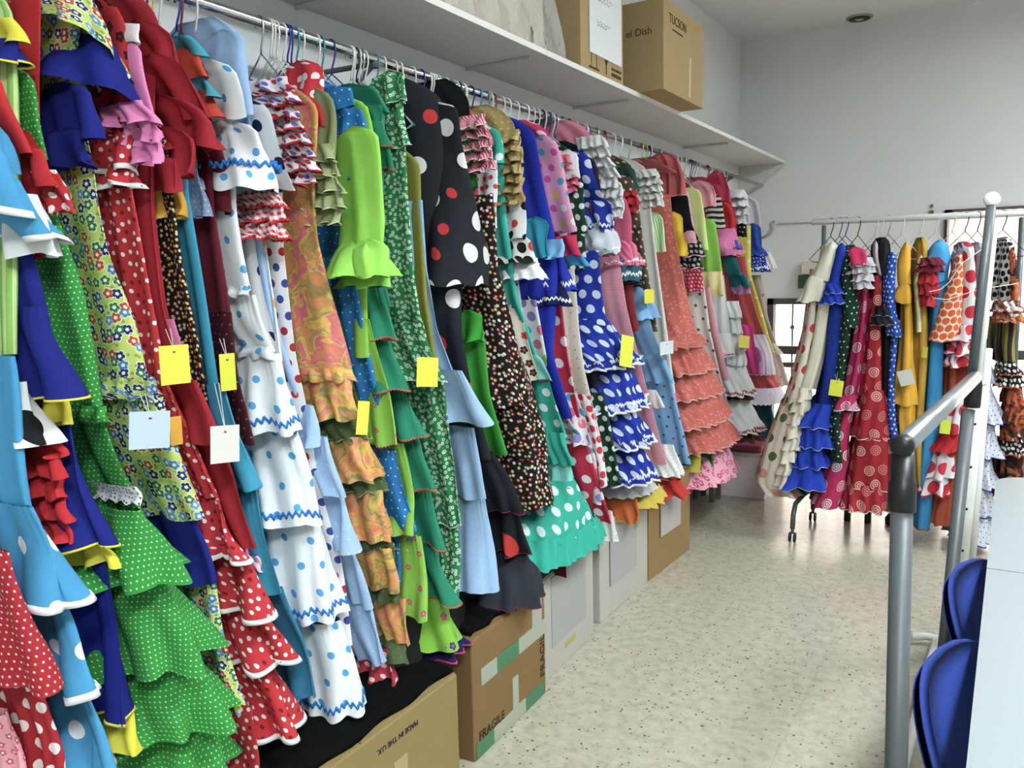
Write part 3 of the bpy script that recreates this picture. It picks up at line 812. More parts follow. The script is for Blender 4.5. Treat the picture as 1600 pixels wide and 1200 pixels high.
    for i in range(1, nr):
        k = n // 2; p = rows[i - 1]; q = rows[i]
        vlen.append(vlen[-1] + math.hypot(math.hypot(q[0][k] - p[0][k], q[1][k] - p[1][k]), q[2][k] - p[2][k]) * .5 + abs(q[2][k] - p[2][k]) * .5)
    off = rnd.uniform(0, 5)
    V = []; UV = []
    for i, (s_, w_, zz, nor, arc, t) in enumerate(rows):
        P3 = rk.o[None] + s_[:, None] * rk.u[None] + w_[:, None] * rk.w[None]; P3[:, 2] += zz
        V.append(P3); UV.append(np.stack([arc + off, np.full(n, -vlen[i] + off)], 1))
    b = MB(); b.v = [tuple(p) for p in np.concatenate(V)]; b.uv = [tuple(q) for q in np.concatenate(UV)]
    b.f = [(i * n + k, i * n + k + 1, (i + 1) * n + k + 1, (i + 1) * n + k) for i in range(nr - 1) for k in range(n - 1)]
    b.f += [(i * n + n - 1, i * n, (i + 1) * n, (i + 1) * n + n - 1) for i in range(nr - 1)]
    if cap: b.f.append(tuple(range(n)))
    ob = b.build(name, mat, parent, True)
    if label: ob['label'] = label
    for trim in ([] if not trim else (trim if isinstance(trim, list) else [trim])):
        tm, tw, kind = trim[:3]
        inset = trim[3] if len(trim) > 3 else (0.0 if kind != 'zig' else .018)
        lift = .0022 if inset < .03 else .007
        # a band that follows the last rows of the cloth
        s_, w_, zz, nor, arc, t = rows[-1]; s0, w0, z0 = rows[-2][:3]
        up = np.stack([s0 - s_, w0 - w_, z0 - zz], 1); up /= np.linalg.norm(up, axis=1)[:, None]
        c3 = np.stack([s_, w_, zz], 1); n3 = np.stack([nor[:, 1], nor[:, 0], np.zeros(n)], 1)
        mult = 1
        if kind in ('zig', 'picot'):
            per = (.012 + .5 * tw) if kind == 'zig' else .008
            mult = 5 if kind == 'picot' else 6
        idx = np.arange(0, n, 1 / mult); i0 = np.floor(idx).astype(int) % n; i1 = (i0 + 1) % n; fr = (idx - np.floor(idx))[:, None]
        C3 = c3[i0] * (1 - fr) + c3[i1] * fr; U3 = up[i0] * (1 - fr) + up[i1] * fr; N3 = n3[i0] * (1 - fr) + n3[i1] * fr
        al = np.concatenate([[0], np.cumsum(np.linalg.norm(np.diff(C3, axis=0), axis=1))])
        if kind == 'zig': za = np.sin(al / per * 2 * PI) * (.0010 + .42 * tw) + .004
        elif kind == 'picot': za = (np.abs(((al / per) % 1) * 2 - 1) - 1) * .004
        else: za = np.zeros(len(al))
        mN = len(al); vv = []
        for (h, d) in ((inset, lift), (inset + tw, lift), (inset + tw, -.0015), (inset, -.0015)):
            Q = C3 + U3 * (h + za)[:, None] + N3 * d
            P3 = rk.o[None] + Q[:, :1] * rk.u[None] + Q[:, 1:2] * rk.w[None]; P3[:, 2] += Q[:, 2]
            vv += [tuple(p) for p in P3]
        tb = MB(); ff = []
        for k in range(mN):
            k2 = (k + 1) % mN
            for j in range(4): ff.append((j * mN + k, j * mN + k2, ((j + 1) % 4) * mN + k2, ((j + 1) % 4) * mN + k))
        tb.add(vv, ff, [(al[i % mN] * 1.0, (i // mN) * tw) for i in range(4 * mN)])
        tb.build('rickrack_trim' if kind == 'zig' else 'hem_trim', tm, ob, True)
    return ob, S

def hanger(rk, s, col, label, yaw=0.0, zr=None, half=.13):
    zr = rk.zr if zr is None else zr
    z0 = .0125 if rk is LEFT else .014
    R_ = z0 + .002
    c, sn = math.cos(yaw), math.sin(yaw)
    def q(a, w, z): return tuple(rk.pt(s + w * sn + a * c, w * c - a * sn, z))
    pts = [q(0, -R_ - .002, zr - .012)] + [q(0, -R_ * math.cos(t), zr + R_ * math.sin(t)) for t in np.linspace(0, PI, 9)]
    pts += [q(0, R_ + .001, zr - .02), q(0, R_ - .006, zr - .045), q(0, .002, zr - .062), q(0, 0, zr - .078)]
    neck = [q(0, 0, zr - .076), q(0, .02, zr - .094), q(0, half - .02, zr - .182), q(0, half - .005, zr - .196), q(0, half - .03, zr - .204), q(0, 0, zr - .204), q(0, -half + .03, zr - .204), q(0, -half, zr - .19), q(0, -.02, zr - .094), q(0, 0, zr - .076)]
    e = tag(empty('wire_hanger'), label, 'hanger')
    MB().tube(pts, .0026, 6).build('hook', col, e, True)
    MB().tube(neck, .0020, 6).build('shoulder_wire', col, e, True)
    return e

HC = {'w': plain('dcdcd8', .4, .4, False), 'b': plain('20308a', .4, .4, False), 't': plain('2f8a9c', .4, .4, False), 'r': plain('7a1f28', .4, .4, False), 'y': plain('c9bc2a', .4, .4, False), 'k': plain('26282c', .4, .4, False), 'g': metal('aab0b2', .3)}
HN = {'w': 'white', 'b': 'blue', 't': 'teal', 'r': 'dark red', 'y': 'yellow', 'k': 'black', 'g': 'steel'}
LEFT = Rack((XRL, 0, 0), (0, 1, 0), (1, 0, 0), ZRL, .17, .125, -.165)
_rl = ony(1268, 347, 4.50); _zr = _rl[2]; _rr = onz(1600, 333, _zr)
_u = np.array([_rr[0] - _rl[0], _rr[1] - _rl[1], 0.]); _u /= np.linalg.norm(_u)
RIGHT = Rack((_rl[0], _rl[1], 0), _u, (_u[1], -_u[0], 0), _zr, .16, .05, -.22)

STYLE = {
    'b': dict(lam=.07, amp=(.004, .010), flare=1.0),
    'f': dict(lam=.060, amp=(.005, .027), flare=1.5, gather=.0012, o2=.030),
    'F': dict(lam=.085, amp=(.003, .036), flare=1.4, gather=.0012, o2=.045),
    'g': dict(lam=.035, amp=(.003, .009), flare=1.0, gather=.0015, o2=.010),
    'p': dict(lam=.022, amp=(.002, .005), flare=.8),
    's': dict(lam=.07, amp=(.002, .005), A=.055, pw=1.0, n=48),
    'S': dict(lam=.06, amp=(.003, .020), A=.075, pw=.95, flare=1.5, gather=.001, n=56),
    'r': dict(lam=.034, amp=(.004, .014), A=.06, pw=.95, flare=1.2, n=64),
}
NG = [0]
def hang_label(h, label):
    w = label.replace(',', '').split()[:(11 if h != 'r' else 10)]
    while w[-1] in ('a', 'the', 'and', 'with', 'of', 'in', 'on', 'over', 'by', 'its', 'at', 'two', 'one', 'big', 'under'): w.pop()
    return '%s wire hanger of the %s' % (HN[h], ' '.join(w))
def G(label, cat, hang, parts, rk=None, thing='flamenco_dress', ho=0.0, hyaw=None, group=None, hlabel=None):
    """one hanging garment: parts = (name, style, material, stations, options)"""
    rk = rk or LEFT
    NG[0] += 1; seed0 = NG[0] * 31
    t = tag(empty(thing), label, cat, group)
    first = None
    for j, p in enumerate(parts):
        name, sty, mat, st = p[:4]; op = dict(p[4]) if len(p) > 4 else {}
        nr = op.pop('n_ruffles', 0)
        kw = dict(STYLE[sty]); kw.update(op)
        if nr:
            ys_ = [q[2] for q in st]; kwi = dict(kw); kwi.pop('trim', None)
            o0 = kwi.pop('o', 0.0); og = kwi.pop('o2', None); gr = op.get('flare_out', .018)
            kwi.pop('flare_out', None)
            for i in range(nr):
                ya = ys_[0] + (ys_[-1] - ys_[0]) * (max(0, i - .35) / nr); yb = ys_[0] + (ys_[-1] - ys_[0]) * ((i + 1.05) / nr)
                def at(y, k): return float(np.interp(y, ys_, [q[k] for q in st]))
                cx = (at(ya, 0) + at(ya, 1)) / 2; hw = (at(ya, 1) - at(ya, 0)) / 2
                rnd = random.Random(seed0 + j * 7 + i)
                d1, d2 = rnd.uniform(-.12, .06), rnd.uniform(-.12, .06)
                hb_ = at(yb, 1) - at(yb, 0)
                _o, S_ = tube_piece(rk, [(cx - hw * .72, cx + hw * .72, ya), (at(yb, 0) - d1 * hb_, at(yb, 1) + d2 * hb_, yb)], name, mat if not isinstance(mat, list) else mat[i % len(mat)], t,
                           seed=seed0 + j * 7 + i, o=o0 + .0, o2=o0 + gr, trim=op.get('trim'), **{k: v for k, v in kwi.items()})
                if first is None: first = S_
            continue
        kw.pop('flare_out', None)
        if sty in 'sS' and 'cap' not in kw and name not in ('cuff', 'sleeve_lining', 'collar_lining', 'sleeve_cuff'): kw['cap'] = 'round'
        if 'o2' in kw: kw['o2'] = kw['o2'] + kw.get('o', 0.0) if 'o2' not in op else kw['o2']
        ob, S = tube_piece(rk, st, name, mat, t, seed=seed0 + j, **kw)
        if first is None: first = S
    if hang:
        hs = float(first[5 if len(first) > 5 and parts[0][-1:] and isinstance(parts[0][-1], dict) and parts[0][-1].get('cap') else 0][0]) + ho
        hs = max(hs, .035) if rk is not LEFT else hs
        hanger(rk, hs, HC[hang], hlabel or hang_label(hang, label), yaw=(random.uniform(-.12, .12) if rk is LEFT else random.uniform(.55, .95)) if hyaw is None else hyaw)
    return t

def paper_tag(label, px0, px1, py0, py1, col, o=.05, rk=None, yaw=0.0, string=.03, tilt=0.0):
    rk = rk or LEFT
    s0, z1 = rk.hit(px0, py0, o); s1, z0 = rk.hit(px1, py1, o)
    sa, _ = rk.hit(px0, (py0 + py1) / 2, o); sb, _ = rk.hit(px1, (py0 + py1) / 2, o)
    sc = (sa + sb) / 2; hw = abs(sb - sa) / 2; _, zt = rk.hit((px0 + px1) / 2, py0, o); _, zbm = rk.hit((px0 + px1) / 2, py1, o)
    wf = rk.front((zt + zbm) / 2) + o; h = zt - zbm
    t = tag(empty('paper_tag'), label, 'tag')
    ct, st_ = math.cos(tilt), math.sin(tilt)
    def q(a, b, d=0):   # a across, b down from the top edge
        x = a * ct - (b - h / 2) * st_; y = a * st_ + (b - h / 2) * ct + h / 2
        return rk.pt(sc + x, wf + d + .01 * math.sin(a * 20), zt - y)
    m = MB(); vs = [q(a, b, d) for d in (0, .0012) for a, b in ((-hw, 0), (hw, 0), (hw, h), (-hw, h))]
    m.add(vs, [(0, 1, 2, 3), (7, 6, 5, 4), (0, 4, 5, 1), (1, 5, 6, 2), (2, 6, 7, 3), (3, 7, 4, 0)]); m.build('card', plain(col, .6, .3, False), t)
    if string:
        a = q(0, .012, .002); b = rk.pt(sc - .006, wf - .01, zt + string); c = rk.pt(sc + .004, wf - .01, zt + string)
        MB().tube([a, b], .0007, 5).build('string', HC['w'], t); MB().tube([a, c], .0007, 5).build('string', HC['w'], t)
        mm = Matrix.Translation(Vector(q(0, .012, .0015)))
        MB().tube([q(-.002, .012, .0013), q(.002, .012, .0013)], .0018, 8).build('eyelet', HC['r'], t)
    return t
# ------------------------------------------------------------------ the garments on the long rail
RED, CRIM, WINE, NAVY, ROYAL = 'c01f28', '9c1c2a', '661828', '101a5e', '1b2ea4'
c = plain
white = c('e4e8ea'); wtrim = c('eef0f0'); 
m_redp = c(RED); m_crim = c(CRIM); m_wine = c(WINE); m_navy = c('18227c'); m_royal = c(ROYAL)
m_cyan = c('3f97c8'); m_cyand = dots('3f97c8', ['e8eef4'], .095, .014, .15)
m_green = dots('278a34', ['a6dc8c'], .0095, .0015)
m_floral = flowers('c3d466', ['1c2a78', '3f7fc4', 'c2402c', '2a7a48', '23306e', '5a9ad0'], .0225, .0098, 'f0efe0', leaf='8fa83c', outline='e6ecc0')
m_reddot = dots('bf2730', ['efe6e2', 'efe6e2', '7c1018'], .019, .0042, .45)
m_redsm = dots('a81e2a', ['f0c8c8'], .011, .0018)
m_redbig = dots('a81c26', ['eadedc'], .034, .0095)
m_wdotb = dots('e6ecef', ['4aa0d8'], .058, .0085, .25)
m_lblue = c('9dbfe6'); m_pink = c('e884bc'); m_palepink = c('eec6d8')
m_yel = c('e0d420'); m_rick = c('2a78c8')

# --- far end of the frame, nearest the camera
G('pale green satin dress, its sleeve half hidden by a navy flounce', 'dress', None, [
    ('bodice', 'b', stripes('b9d68a', '7fae4c', .02), [(-60, 14, 2), (-60, 22, 130), (-60, 28, 300), (-50, 20, 560)], {'cap': 'shoulder'})])
G('navy blue dress with yellow edged flounces over yellow lining', 'dress', None, [
    ('bodice', 'b', m_navy, [(-60, 30, 320), (-40, 50, 420), (-20, 75, 540), (5, 100, 630)], {}),
    ('sleeve_flounce', 'S', m_yel, [(-40, 2, 20), (-40, 22, 56)], {'o': .03}),
    ('sleeve_flounce', 'S', m_navy, [(-40, 14, 50), (-45, 44, 88)], {'o': .04, 'trim': (m_yel, .004, 'band')}),
    ('flounce', 'F', m_navy, [(-10, 70, 480), (0, 88, 560), (18, 106, 628)], {'trim': (m_yel, .004, 'band'), 'o': .02}),
    ('flounce_lining', 'f', m_yel, [(30, 92, 600), (44, 98, 668)], {}),
    ('flounce', 'F', m_navy, [(50, 90, 640), (70, 128, 760), (88, 172, 868)], {'trim': (m_yel, .004, 'band'), 'o': .01}),
    ('flounce_lining', 'f', m_yel, [(85, 150, 840), (100, 172, 898)], {}),
    ('flounce', 'F', m_navy, [(110, 155, 880), (128, 176, 1010), (146, 190, 1148)], {'trim': (m_yel, .004, 'band')}),
    ('flounce_lining', 'f', m_yel, [(148, 188, 1120), (156, 196, 1196)], {})])
G('plain bright red dress with long red sleeve and dotted cuff', 'dress', None, [
    ('bodice', 'b', m_redp, [(14, 46, -20), (18, 52, 120), (24, 56, 260), (30, 62, 400)], {'o': .0}),
    ('sleeve', 's', m_redp, [(-60, 0, 100), (-50, 18, 160), (-10, 38, 232)], {'o': .04}),
    ('sleeve_flounce', 'S', m_redp, [(12, 36, 224), (14, 70, 262), (20, 94, 290)], {'o': .05}),
    ('sleeve_cuff', 'r', dots(RED, ['f0e6e4'], .022, .006), [(42, 74, 262), (52, 114, 328)], {'o': .05})])
G('light blue dress with white dots and white bound flounces', 'dress', None, [
    ('sleeve', 'S', m_cyan, [(-120, 2, 188), (-80, 18, 255)], {'o': .07, 'A': .06}),
    ('sleeve_flounce', 'S', m_cyan, [(-120, 12, 230), (-110, 30, 330)], {'o': .09, 'trim': (wtrim, .012, 'band'), 'lam': .09, 'amp': (.004, .022)}),
    ('sleeve_flounce', 'S', m_cyan, [(-60, 26, 262), (-30, 82, 350), (0, 104, 372)], {'o': .075, 'trim': (wtrim, .012, 'band'), 'lam': .08, 'amp': (.004, .024)}),
    ('sleeve_lining', 'S', white, [(-40, 60, 300), (-10, 92, 398)], {'o': .055}),
    ('skirt', 'b', m_cyan, [(-40, 8, 560), (-20, 20, 700), (-5, 28, 802)], {'o': .03}),
    ('flounce', 'F', m_cyand, [(6, 34, 800), (10, 88, 880), (14, 132, 968)], {'trim': (wtrim, .012, 'band'), 'o': .06, 'amp': (.004, .02)}),
    ('flounce', 'F', m_cyand, [(20, 96, 950), (60, 128, 1040), (74, 164, 1106)], {'trim': (wtrim, .012, 'band'), 'o': .04, 'amp': (.004, .02)}),
    ('flounce', 'F', m_cyand, [(72, 136, 1090), (88, 160, 1170), (96, 182, 1250)], {'trim': (wtrim, .012, 'band'), 'o': .02})])
G('white dress with big black dots and scalloped red ruffles', 'dress', None, [
    ('flounce', 'f', dots('e6e6e6', ['15161a'], .12, .030), [(-20, 40, 600), (-16, 70, 660), (-8, 86, 702)], {'o': .02}),
    ('ruffle', 'r', m_redp, [(14, 78, 686), (10, 96, 724), (22, 92, 800), (50, 94, 856)], {'n_ruffles': 5, 'o': .0, 'A': .07, 'flare_out': .03}),
    ('skirt', 'b', dots('b9b0b0', ['a01c26'], .05, .014), [(-20, 10, 700), (-10, 14, 850), (-4, 30, 1000)], {})])
G('dark red dress with tiny white dots, a pleated big-dot flounce below', 'dress', None, [
    ('flounce', 'F', m_redsm, [(-40, 2, 870), (-30, 40, 990), (-25, 94, 1092)], {'o': .05, 'amp': (.003, .018)}),
    ('pleated_flounce', 'g', m_redbig, [(0, 54, 1080), (6, 78, 1140), (16, 98, 1240)], {'o': .03, 'amp': (.004, .008), 'lam': .03}),
    ('underskirt', 'g', flowers('e7a0ac', ['d8506a'], .02, .006), [(-40, 10, 1130), (-30, 26, 1240)], {})])
G('green dress with tiny pale dots and a white eyelet lace band', 'dress', 'y', [
    ('sleeve', 's', m_green, [(6, 24, 100), (16, 44, 150), (28, 60, 250)], {'o': .0}),
    ('skirt', 'b', m_green, [(-10, 62, 250), (26, 98, 380), (30, 122, 450), (66, 148, 600), (92, 158, 655)], {'amp': (.003, .010), 'o': -.01}),
    ('gathered_ruffle', 'g', m_green, [(92, 160, 640), (100, 176, 668)], {'o': .01, 'amp': (.004, .010)}),
    ('skirt_panel', 'b', m_green, [(98, 160, 655), (118, 182, 710), (136, 208, 775), (150, 222, 815)], {'amp': (.004, .008)}),
    ('lace_band', 'p', lace('eef0ee', '55606a'), [(155, 212, 768), (160, 217, 796)], {'o': .036, 'amp': (.001, .002)}),
    ('flounce', 'F', m_green, [(152, 222, 806), (140, 252, 870), (130, 286, 930)], {'o': .03}),
    ('flounce', 'F', m_green, [(158, 262, 915), (158, 300, 1000), (164, 336, 1068)], {'o': .025}),
    ('flounce', 'F', m_green, [(180, 300, 1050), (184, 334, 1110), (190, 362, 1172)], {'o': .02}),
    ('flounce', 'F', m_green, [(200, 330, 1150), (205, 360, 1260)], {'o': .0})])
G('lime dress printed all over with small blue, red and green flowers', 'dress', 'w', [
    ('bodice', 'b', m_floral, [(44, 140, -10), (60, 128, 60), (80, 132, 200), (98, 136, 260), (102, 146, 330), (108, 170, 400), (130, 208, 500), (150, 232, 610)], {'cap': 'shoulder', 'amp': (.002, .005), 'o': -.015}),
    ('cape_sleeve', 'S', m_floral, [(46, 140, -30), (44, 168, 20), (50, 190, 66)], {'o': .05, 'A': .09, 'tilt': -.9}),
    ('sleeve_flounce', 'S', m_navy, [(80, 160, 34), (62, 200, 86), (50, 218, 136)], {'o': .045, 'A': .10, 'lam': .10, 'amp': (.003, .016), 'tilt': -.3}),
    ('sleeve_flounce', 'S', m_navy, [(60, 132, 118), (52, 140, 172), (52, 148, 212)], {'o': .03, 'A': .09, 'lam': .07}),
    ('sleeve_flounce', 'S', m_navy, [(66, 120, 195), (74, 136, 250)], {'o': .02, 'A': .07}),
    ('gathered_ruffle', 'g', m_floral, [(158, 236, 594), (164, 256, 628)], {'o': .012, 'amp': (.004, .012)}),
    ('flounce', 'b', m_floral, [(186, 258, 625), (196, 274, 700), (218, 296, 770), (244, 317, 824)], {'o': .03, 'amp': (.002, .006)}),
    ('underskirt', 'b', c('1a2480'), [(230, 300, 800), (252, 320, 860), (262, 336, 928)], {'o': .01, 'amp': (.003, .010)}),
    ('skirt', 'g', m_floral, [(270, 334, 900), (290, 350, 1000), (318, 366, 1075), (336, 382, 1132)], {'o': .0, 'lam': .05, 'amp': (.004, .012)})])
G('pink dress with white shoulder and a pink ruffled sleeve', 'dress', 'y', [
    ('shoulder', 's', c('ecdde6'), [(182, 194, 28), (180, 206, 60)], {'o': .03}),
    ('sleeve', 's', m_pink, [(182, 204, 55), (184, 216, 130), (190, 234, 190)], {'o': .03}),
    ('sleeve_ruffle', 'r', [c('f0b6d4'), m_pink, c('f4c4dc')], [(140, 228, 150), (158, 258, 190), (178, 250, 235)][:], {'n_ruffles': 3, 'o': .05, 'A': .07, 'flare_out': .03}) if False else
    ('sleeve_ruffle', 'r', m_pink, [(150, 226, 150), (158, 254, 190), (180, 250, 246)], {'n_ruffles': 3, 'o': .05, 'A': .07, 'flare_out': .03, 'amp': (.004, .02)}),
    ('skirt', 'b', m_pink, [(225, 262, 500), (262, 300, 640), (290, 330, 730), (318, 372, 830), (340, 396, 902)], {'o': -.01}),
    ('skirt_hem', 'g', m_palepink, [(348, 392, 880), (356, 408, 906)], {'o': .0})])
G('red dress with white dots, black blossoms and white bound flounces', 'dress', 'w', [
    ('bodice', 'b', flowers('b4242c', ['3a1014'], .05, .011, '7c1018'), [(120, 176, -6), (142, 186, 20), (150, 186, 90), (150, 190, 240)], {'cap': 'shoulder'}),
    ('sleeve_flounce', 'S', m_reddot, [(138, 200, 200), (134, 210, 262)], {'o': .02, 'trim': (wtrim, .010, 'band'), 'A': .07}),
    ('sleeve_flounce', 'S', m_reddot, [(136, 205, 250), (134, 220, 288)], {'o': .02, 'trim': (wtrim, .010, 'band'), 'A': .07}),
    ('skirt', 'b', m_reddot, [(152, 192, 290), (170, 214, 400), (196, 232, 500), (214, 248, 600), (240, 275, 660), (290, 330, 790)], {'amp': (.003, .012), 'lam': .045}),
    ('flounce', 'f', m_reddot, [(284, 330, 790), (296, 350, 850), (304, 370, 888)], {'trim': (wtrim, .010, 'band'), 'o': .0}),
    ('flounce', 'F', m_reddot, [(320, 380, 880), (336, 402, 940), (345, 412, 978)], {'trim': (wtrim, .010, 'band'), 'o': .01}),
    ('flounce', 'F', m_reddot, [(345, 405, 962), (350, 428, 1020), (370, 452, 1064)], {'trim': (wtrim, .010, 'band'), 'o': .01}),
    ('flounce', 'F', m_reddot, [(350, 425, 1050), (372, 450, 1110), (384, 472, 1175)], {'trim': (wtrim, .010, 'band'), 'o': .005}),
    ('underskirt', 'b', m_reddot, [(345, 388, 1120), (350, 400, 1240)], {'o': .03})])
G('plain crimson dress with a large tiered ruffled sleeve', 'dress', 'b', [
    ('bodice', 'b', m_crim, [(186, 250, 20), (190, 238, 160), (196, 234, 320), (212, 252, 480), (236, 266, 560), (254, 296, 604)], {'cap': 'shoulder', 'o': -.02}),
    ('sleeve', 'S', m_crim, [(190, 236, 18), (204, 270, 60), (216, 278, 100)], {'o': .03, 'A': .07}),
    ('sleeve_flounce', 'S', m_crim, [(206, 264, 70), (232, 300, 130), (250, 324, 176)], {'o': .06, 'A': .08, 'tilt': -.3}),
    ('sleeve_flounce', 'S', m_crim, [(220, 290, 140), (240, 322, 180), (236, 346, 224)], {'o': .06, 'A': .085, 'lam': .07, 'amp': (.003, .02)}),
    ('sleeve_flounce', 'S', m_crim, [(220, 280, 190), (222, 300, 230), (222, 296, 268)], {'o': .045, 'A': .08}),
    ('sleeve_flounce', 'S', m_crim, [(226, 270, 240), (230, 280, 294)], {'o': .03, 'A': .06}),
    ('flounce', 'f', m_crim, [(256, 298, 598), (260, 322, 650), (272, 346, 700)], {'o': .03, 'amp': (.002, .008)}),
    ('flounce', 'f', m_crim, [(286, 334, 690), (318, 366, 780), (350, 397, 866)], {'o': .02, 'amp': (.002, .008)})])
G('black dress with tiny yellow flowers and a mustard sleeve', 'dress', 't', [
    ('sleeve', 'S', c('d09a2c'), [(228, 252, 280), (228, 265, 334)], {'o': .0}),
    ('skirt', 'b', flowers('17130f', ['d0a860', 'c8b89a', 'c8902c'], .011, .0035, 'd8c070'), [(214, 246, 200), (230, 254, 335), (240, 266, 430), (258, 290, 540), (280, 312, 660)], {'o': -.02, 'cap': 'shoulder'})])
G('teal dress with an orange lined cape collar', 'dress', 't', [
    ('collar', 'S', c('3a9cb0'), [(250, 274, 48), (246, 296, 60), (272, 304, 78)], {'o': .02, 'A': .07}),
    ('collar_lining', 'S', c('c8442a'), [(262, 298, 62), (276, 304, 114)], {'o': .018, 'A': .06, 'amp': (.001, .006)}),
    ('sleeve_flounce', 'S', c('3a9cb0'), [(276, 304, 105), (286, 320, 142)], {'o': .01, 'A': .05}),
    ('sleeve_lining', 'S', c('c03a30'), [(286, 322, 134), (300, 326, 178)], {'o': .0, 'A': .05}),
    ('skirt', 'b', c('2f93b4'), [(246, 276, 120), (252, 276, 300), (262, 298, 400), (284, 316, 520), (300, 330, 610)], {'cap': 'shoulder', 'o': -.01}),
    ('flounce', 'f', c('2f93b4'), [(304, 334, 606), (320, 374, 690), (332, 410, 774)], {'o': .02, 'amp': (.002, .010)}),
    ('flounce', 'f', c('2f93b4'), [(346, 394, 760), (366, 412, 860), (388, 430, 944)], {'o': .01, 'amp': (.002, .010)}),
    ('flounce', 'f', c('28789c'), [(396, 428, 930), (424, 462, 1020), (446, 480, 1112)], {'o': .0, 'amp': (.002, .010)})])
G('wine red dress with long sleeve lined in greyish blue', 'dress', 'r', [
    ('sleeve', 's', m_wine, [(296, 330, 200), (312, 346, 262), (322, 346, 330)], {'o': .01}),
    ('sleeve_cuff', 'S', dots('7286a4', ['a8b8cc'], .012, .002), [(270, 300, 246), (274, 312, 336)], {'o': .0, 'A': .05}),
    ('skirt', 'b', m_wine, [(270, 320, 100), (282, 330, 330), (296, 344, 420), (314, 350, 492)], {'cap': 'shoulder', 'o': -.02}),
    ('flounce', 'b', dots('45101c', ['8a5060'], .02, .0025), [(312, 350, 490), (330, 364, 600), (350, 384, 700)], {'o': -.015})])
G('sheer pale blue blouse-topped dress with box pleated skirt', 'dress', 'r', [
    ('puff_sleeve', 'S', c('93b4dc'), [(330, 366, 34), (310, 384, 80), (316, 388, 130), (330, 384, 170)], {'o': .035, 'A': .07, 'amp': (.002, .004)}),
    ('skirt', 'b', m_lblue, [(320, 380, 60), (340, 384, 200), (372, 392, 390), (388, 412, 500), (430, 460, 640)], {'o': -.03, 'cap': 'shoulder'}),
    ('flounce', 'f', m_lblue, [(440, 474, 640), (455, 485, 690), (450, 486, 705)], {}),
    ('flounce', 'f', dots('9dbfe6', ['c4d8f0'], .03, .002), [(468, 492, 690), (480, 506, 740), (490, 520, 786)], {'o': .01}),
    ('flounce', 'f', dots('9dbfe6', ['c4d8f0'], .03, .002), [(492, 514, 780), (500, 524, 840), (506, 534, 872)], {'o': .0}),
    ('pleated_flounce', 'g', dots('9dbfe6', ['c4d8f0'], .03, .002), [(508, 536, 862), (518, 556, 920), (528, 576, 962)], {'o': .0, 'lam': .05, 'amp': (.003, .012)}),
    ('pleated_flounce', 'g', dots('9dbfe6', ['c4d8f0'], .03, .002), [(536, 560, 955), (545, 580, 1010), (554, 597, 1056)], {'o': .0, 'lam': .05, 'amp': (.003, .014)})])
G('white dress with light blue dots and blue rickrack on every flounce', 'dress', 'w', [
    ('sleeve', 's', m_wdotb, [(306, 354, 84), (316, 366, 130), (328, 378, 176)], {'o': .05, 'A': .07}),
    ('sleeve_flounce', 'S', m_wdotb, [(338, 370, 180), (320, 402, 218), (308, 428, 262), (312, 430, 290)], {'o': .06, 'A': .09, 'o2': .08, 'trim': (m_rick, .0085, 'zig', .05), 'amp': (.003, .012)}),
    ('bodice', 'b', m_wdotb, [(310, 366, 110), (312, 362, 330), (320, 370, 390), (332, 384, 452)], {'cap': 'shoulder', 'o': .0, 'amp': (.002, .006)}),
    ('gathered_ruffle', 'g', m_wdotb, [(332, 388, 446), (336, 392, 464)], {'o': .008, 'amp': (.002, .006)}),
    ('skirt_panel', 'g', m_wdotb, [(342, 390, 462), (350, 412, 510), (368, 430, 552)], {'lam': .05, 'amp': (.003, .006)}),
    ('gathered_ruffle', 'g', m_wdotb, [(364, 426, 544), (366, 432, 564)], {'o': .008, 'amp': (.002, .006)}),
    ('flounce', 'f', m_wdotb, [(366, 430, 556), (370, 452, 620), (378, 470, 684)], {'trim': (m_rick, .0085, 'zig'), 'amp': (.004, .012), 'o': .01}),
    ('flounce', 'f', m_wdotb, [(392, 466, 682), (400, 488, 760), (404, 502, 832)], {'trim': (m_rick, .0085, 'zig'), 'amp': (.004, .012), 'o': .01}),
    ('flounce', 'f', m_wdotb, [(414, 498, 830), (426, 518, 910), (434, 542, 986)], {'trim': (m_rick, .0085, 'zig'), 'amp': (.004, .012), 'o': .01}),
    ('flounce', 'f', m_wdotb, [(456, 532, 988), (466, 552, 1060), (480, 571, 1142)], {'trim': (m_rick, .0085, 'zig'), 'amp': (.004, .012), 'o': .01})], ho=0)
m_wnavy = dots('e4e6ea', ['1c2450'], .075, .014, .2)
G('white dress with navy dots and red checked cuffs', 'dress', 'w', [
    ('sleeve', 's', m_wnavy, [(374, 400, 150), (386, 430, 220), (410, 452, 292)], {'o': .03, 'A': .06}),
    ('sleeve_cuff', 'r', gingham('c02430', 'efe8ea', .016), [(358, 440, 290), (360, 448, 330), (366, 450, 368)], {'n_ruffles': 3, 'o': .04, 'A': .07, 'flare_out': .02, 'trim': (c('c8202c'), .006, 'picot')}),
    ('skirt', 'b', m_wnavy, [(360, 392, 200), (370, 390, 370), (386, 406, 500), (420, 440, 640), (440, 470, 760), (500, 530, 900)], {'o': -.03})])
G('white dress with orange dots squeezed between two others', 'dress', None, [
    ('skirt', 'b', dots('e2e2de', ['d89a2c'], .07, .014), [(374, 394, 340), (384, 402, 430), (398, 420, 530), (416, 436, 640)], {'o': -.015})])
m_wrb = dots('e8e8ea', ['b8222c', '3a4a9c'], .036, .0095, .08)
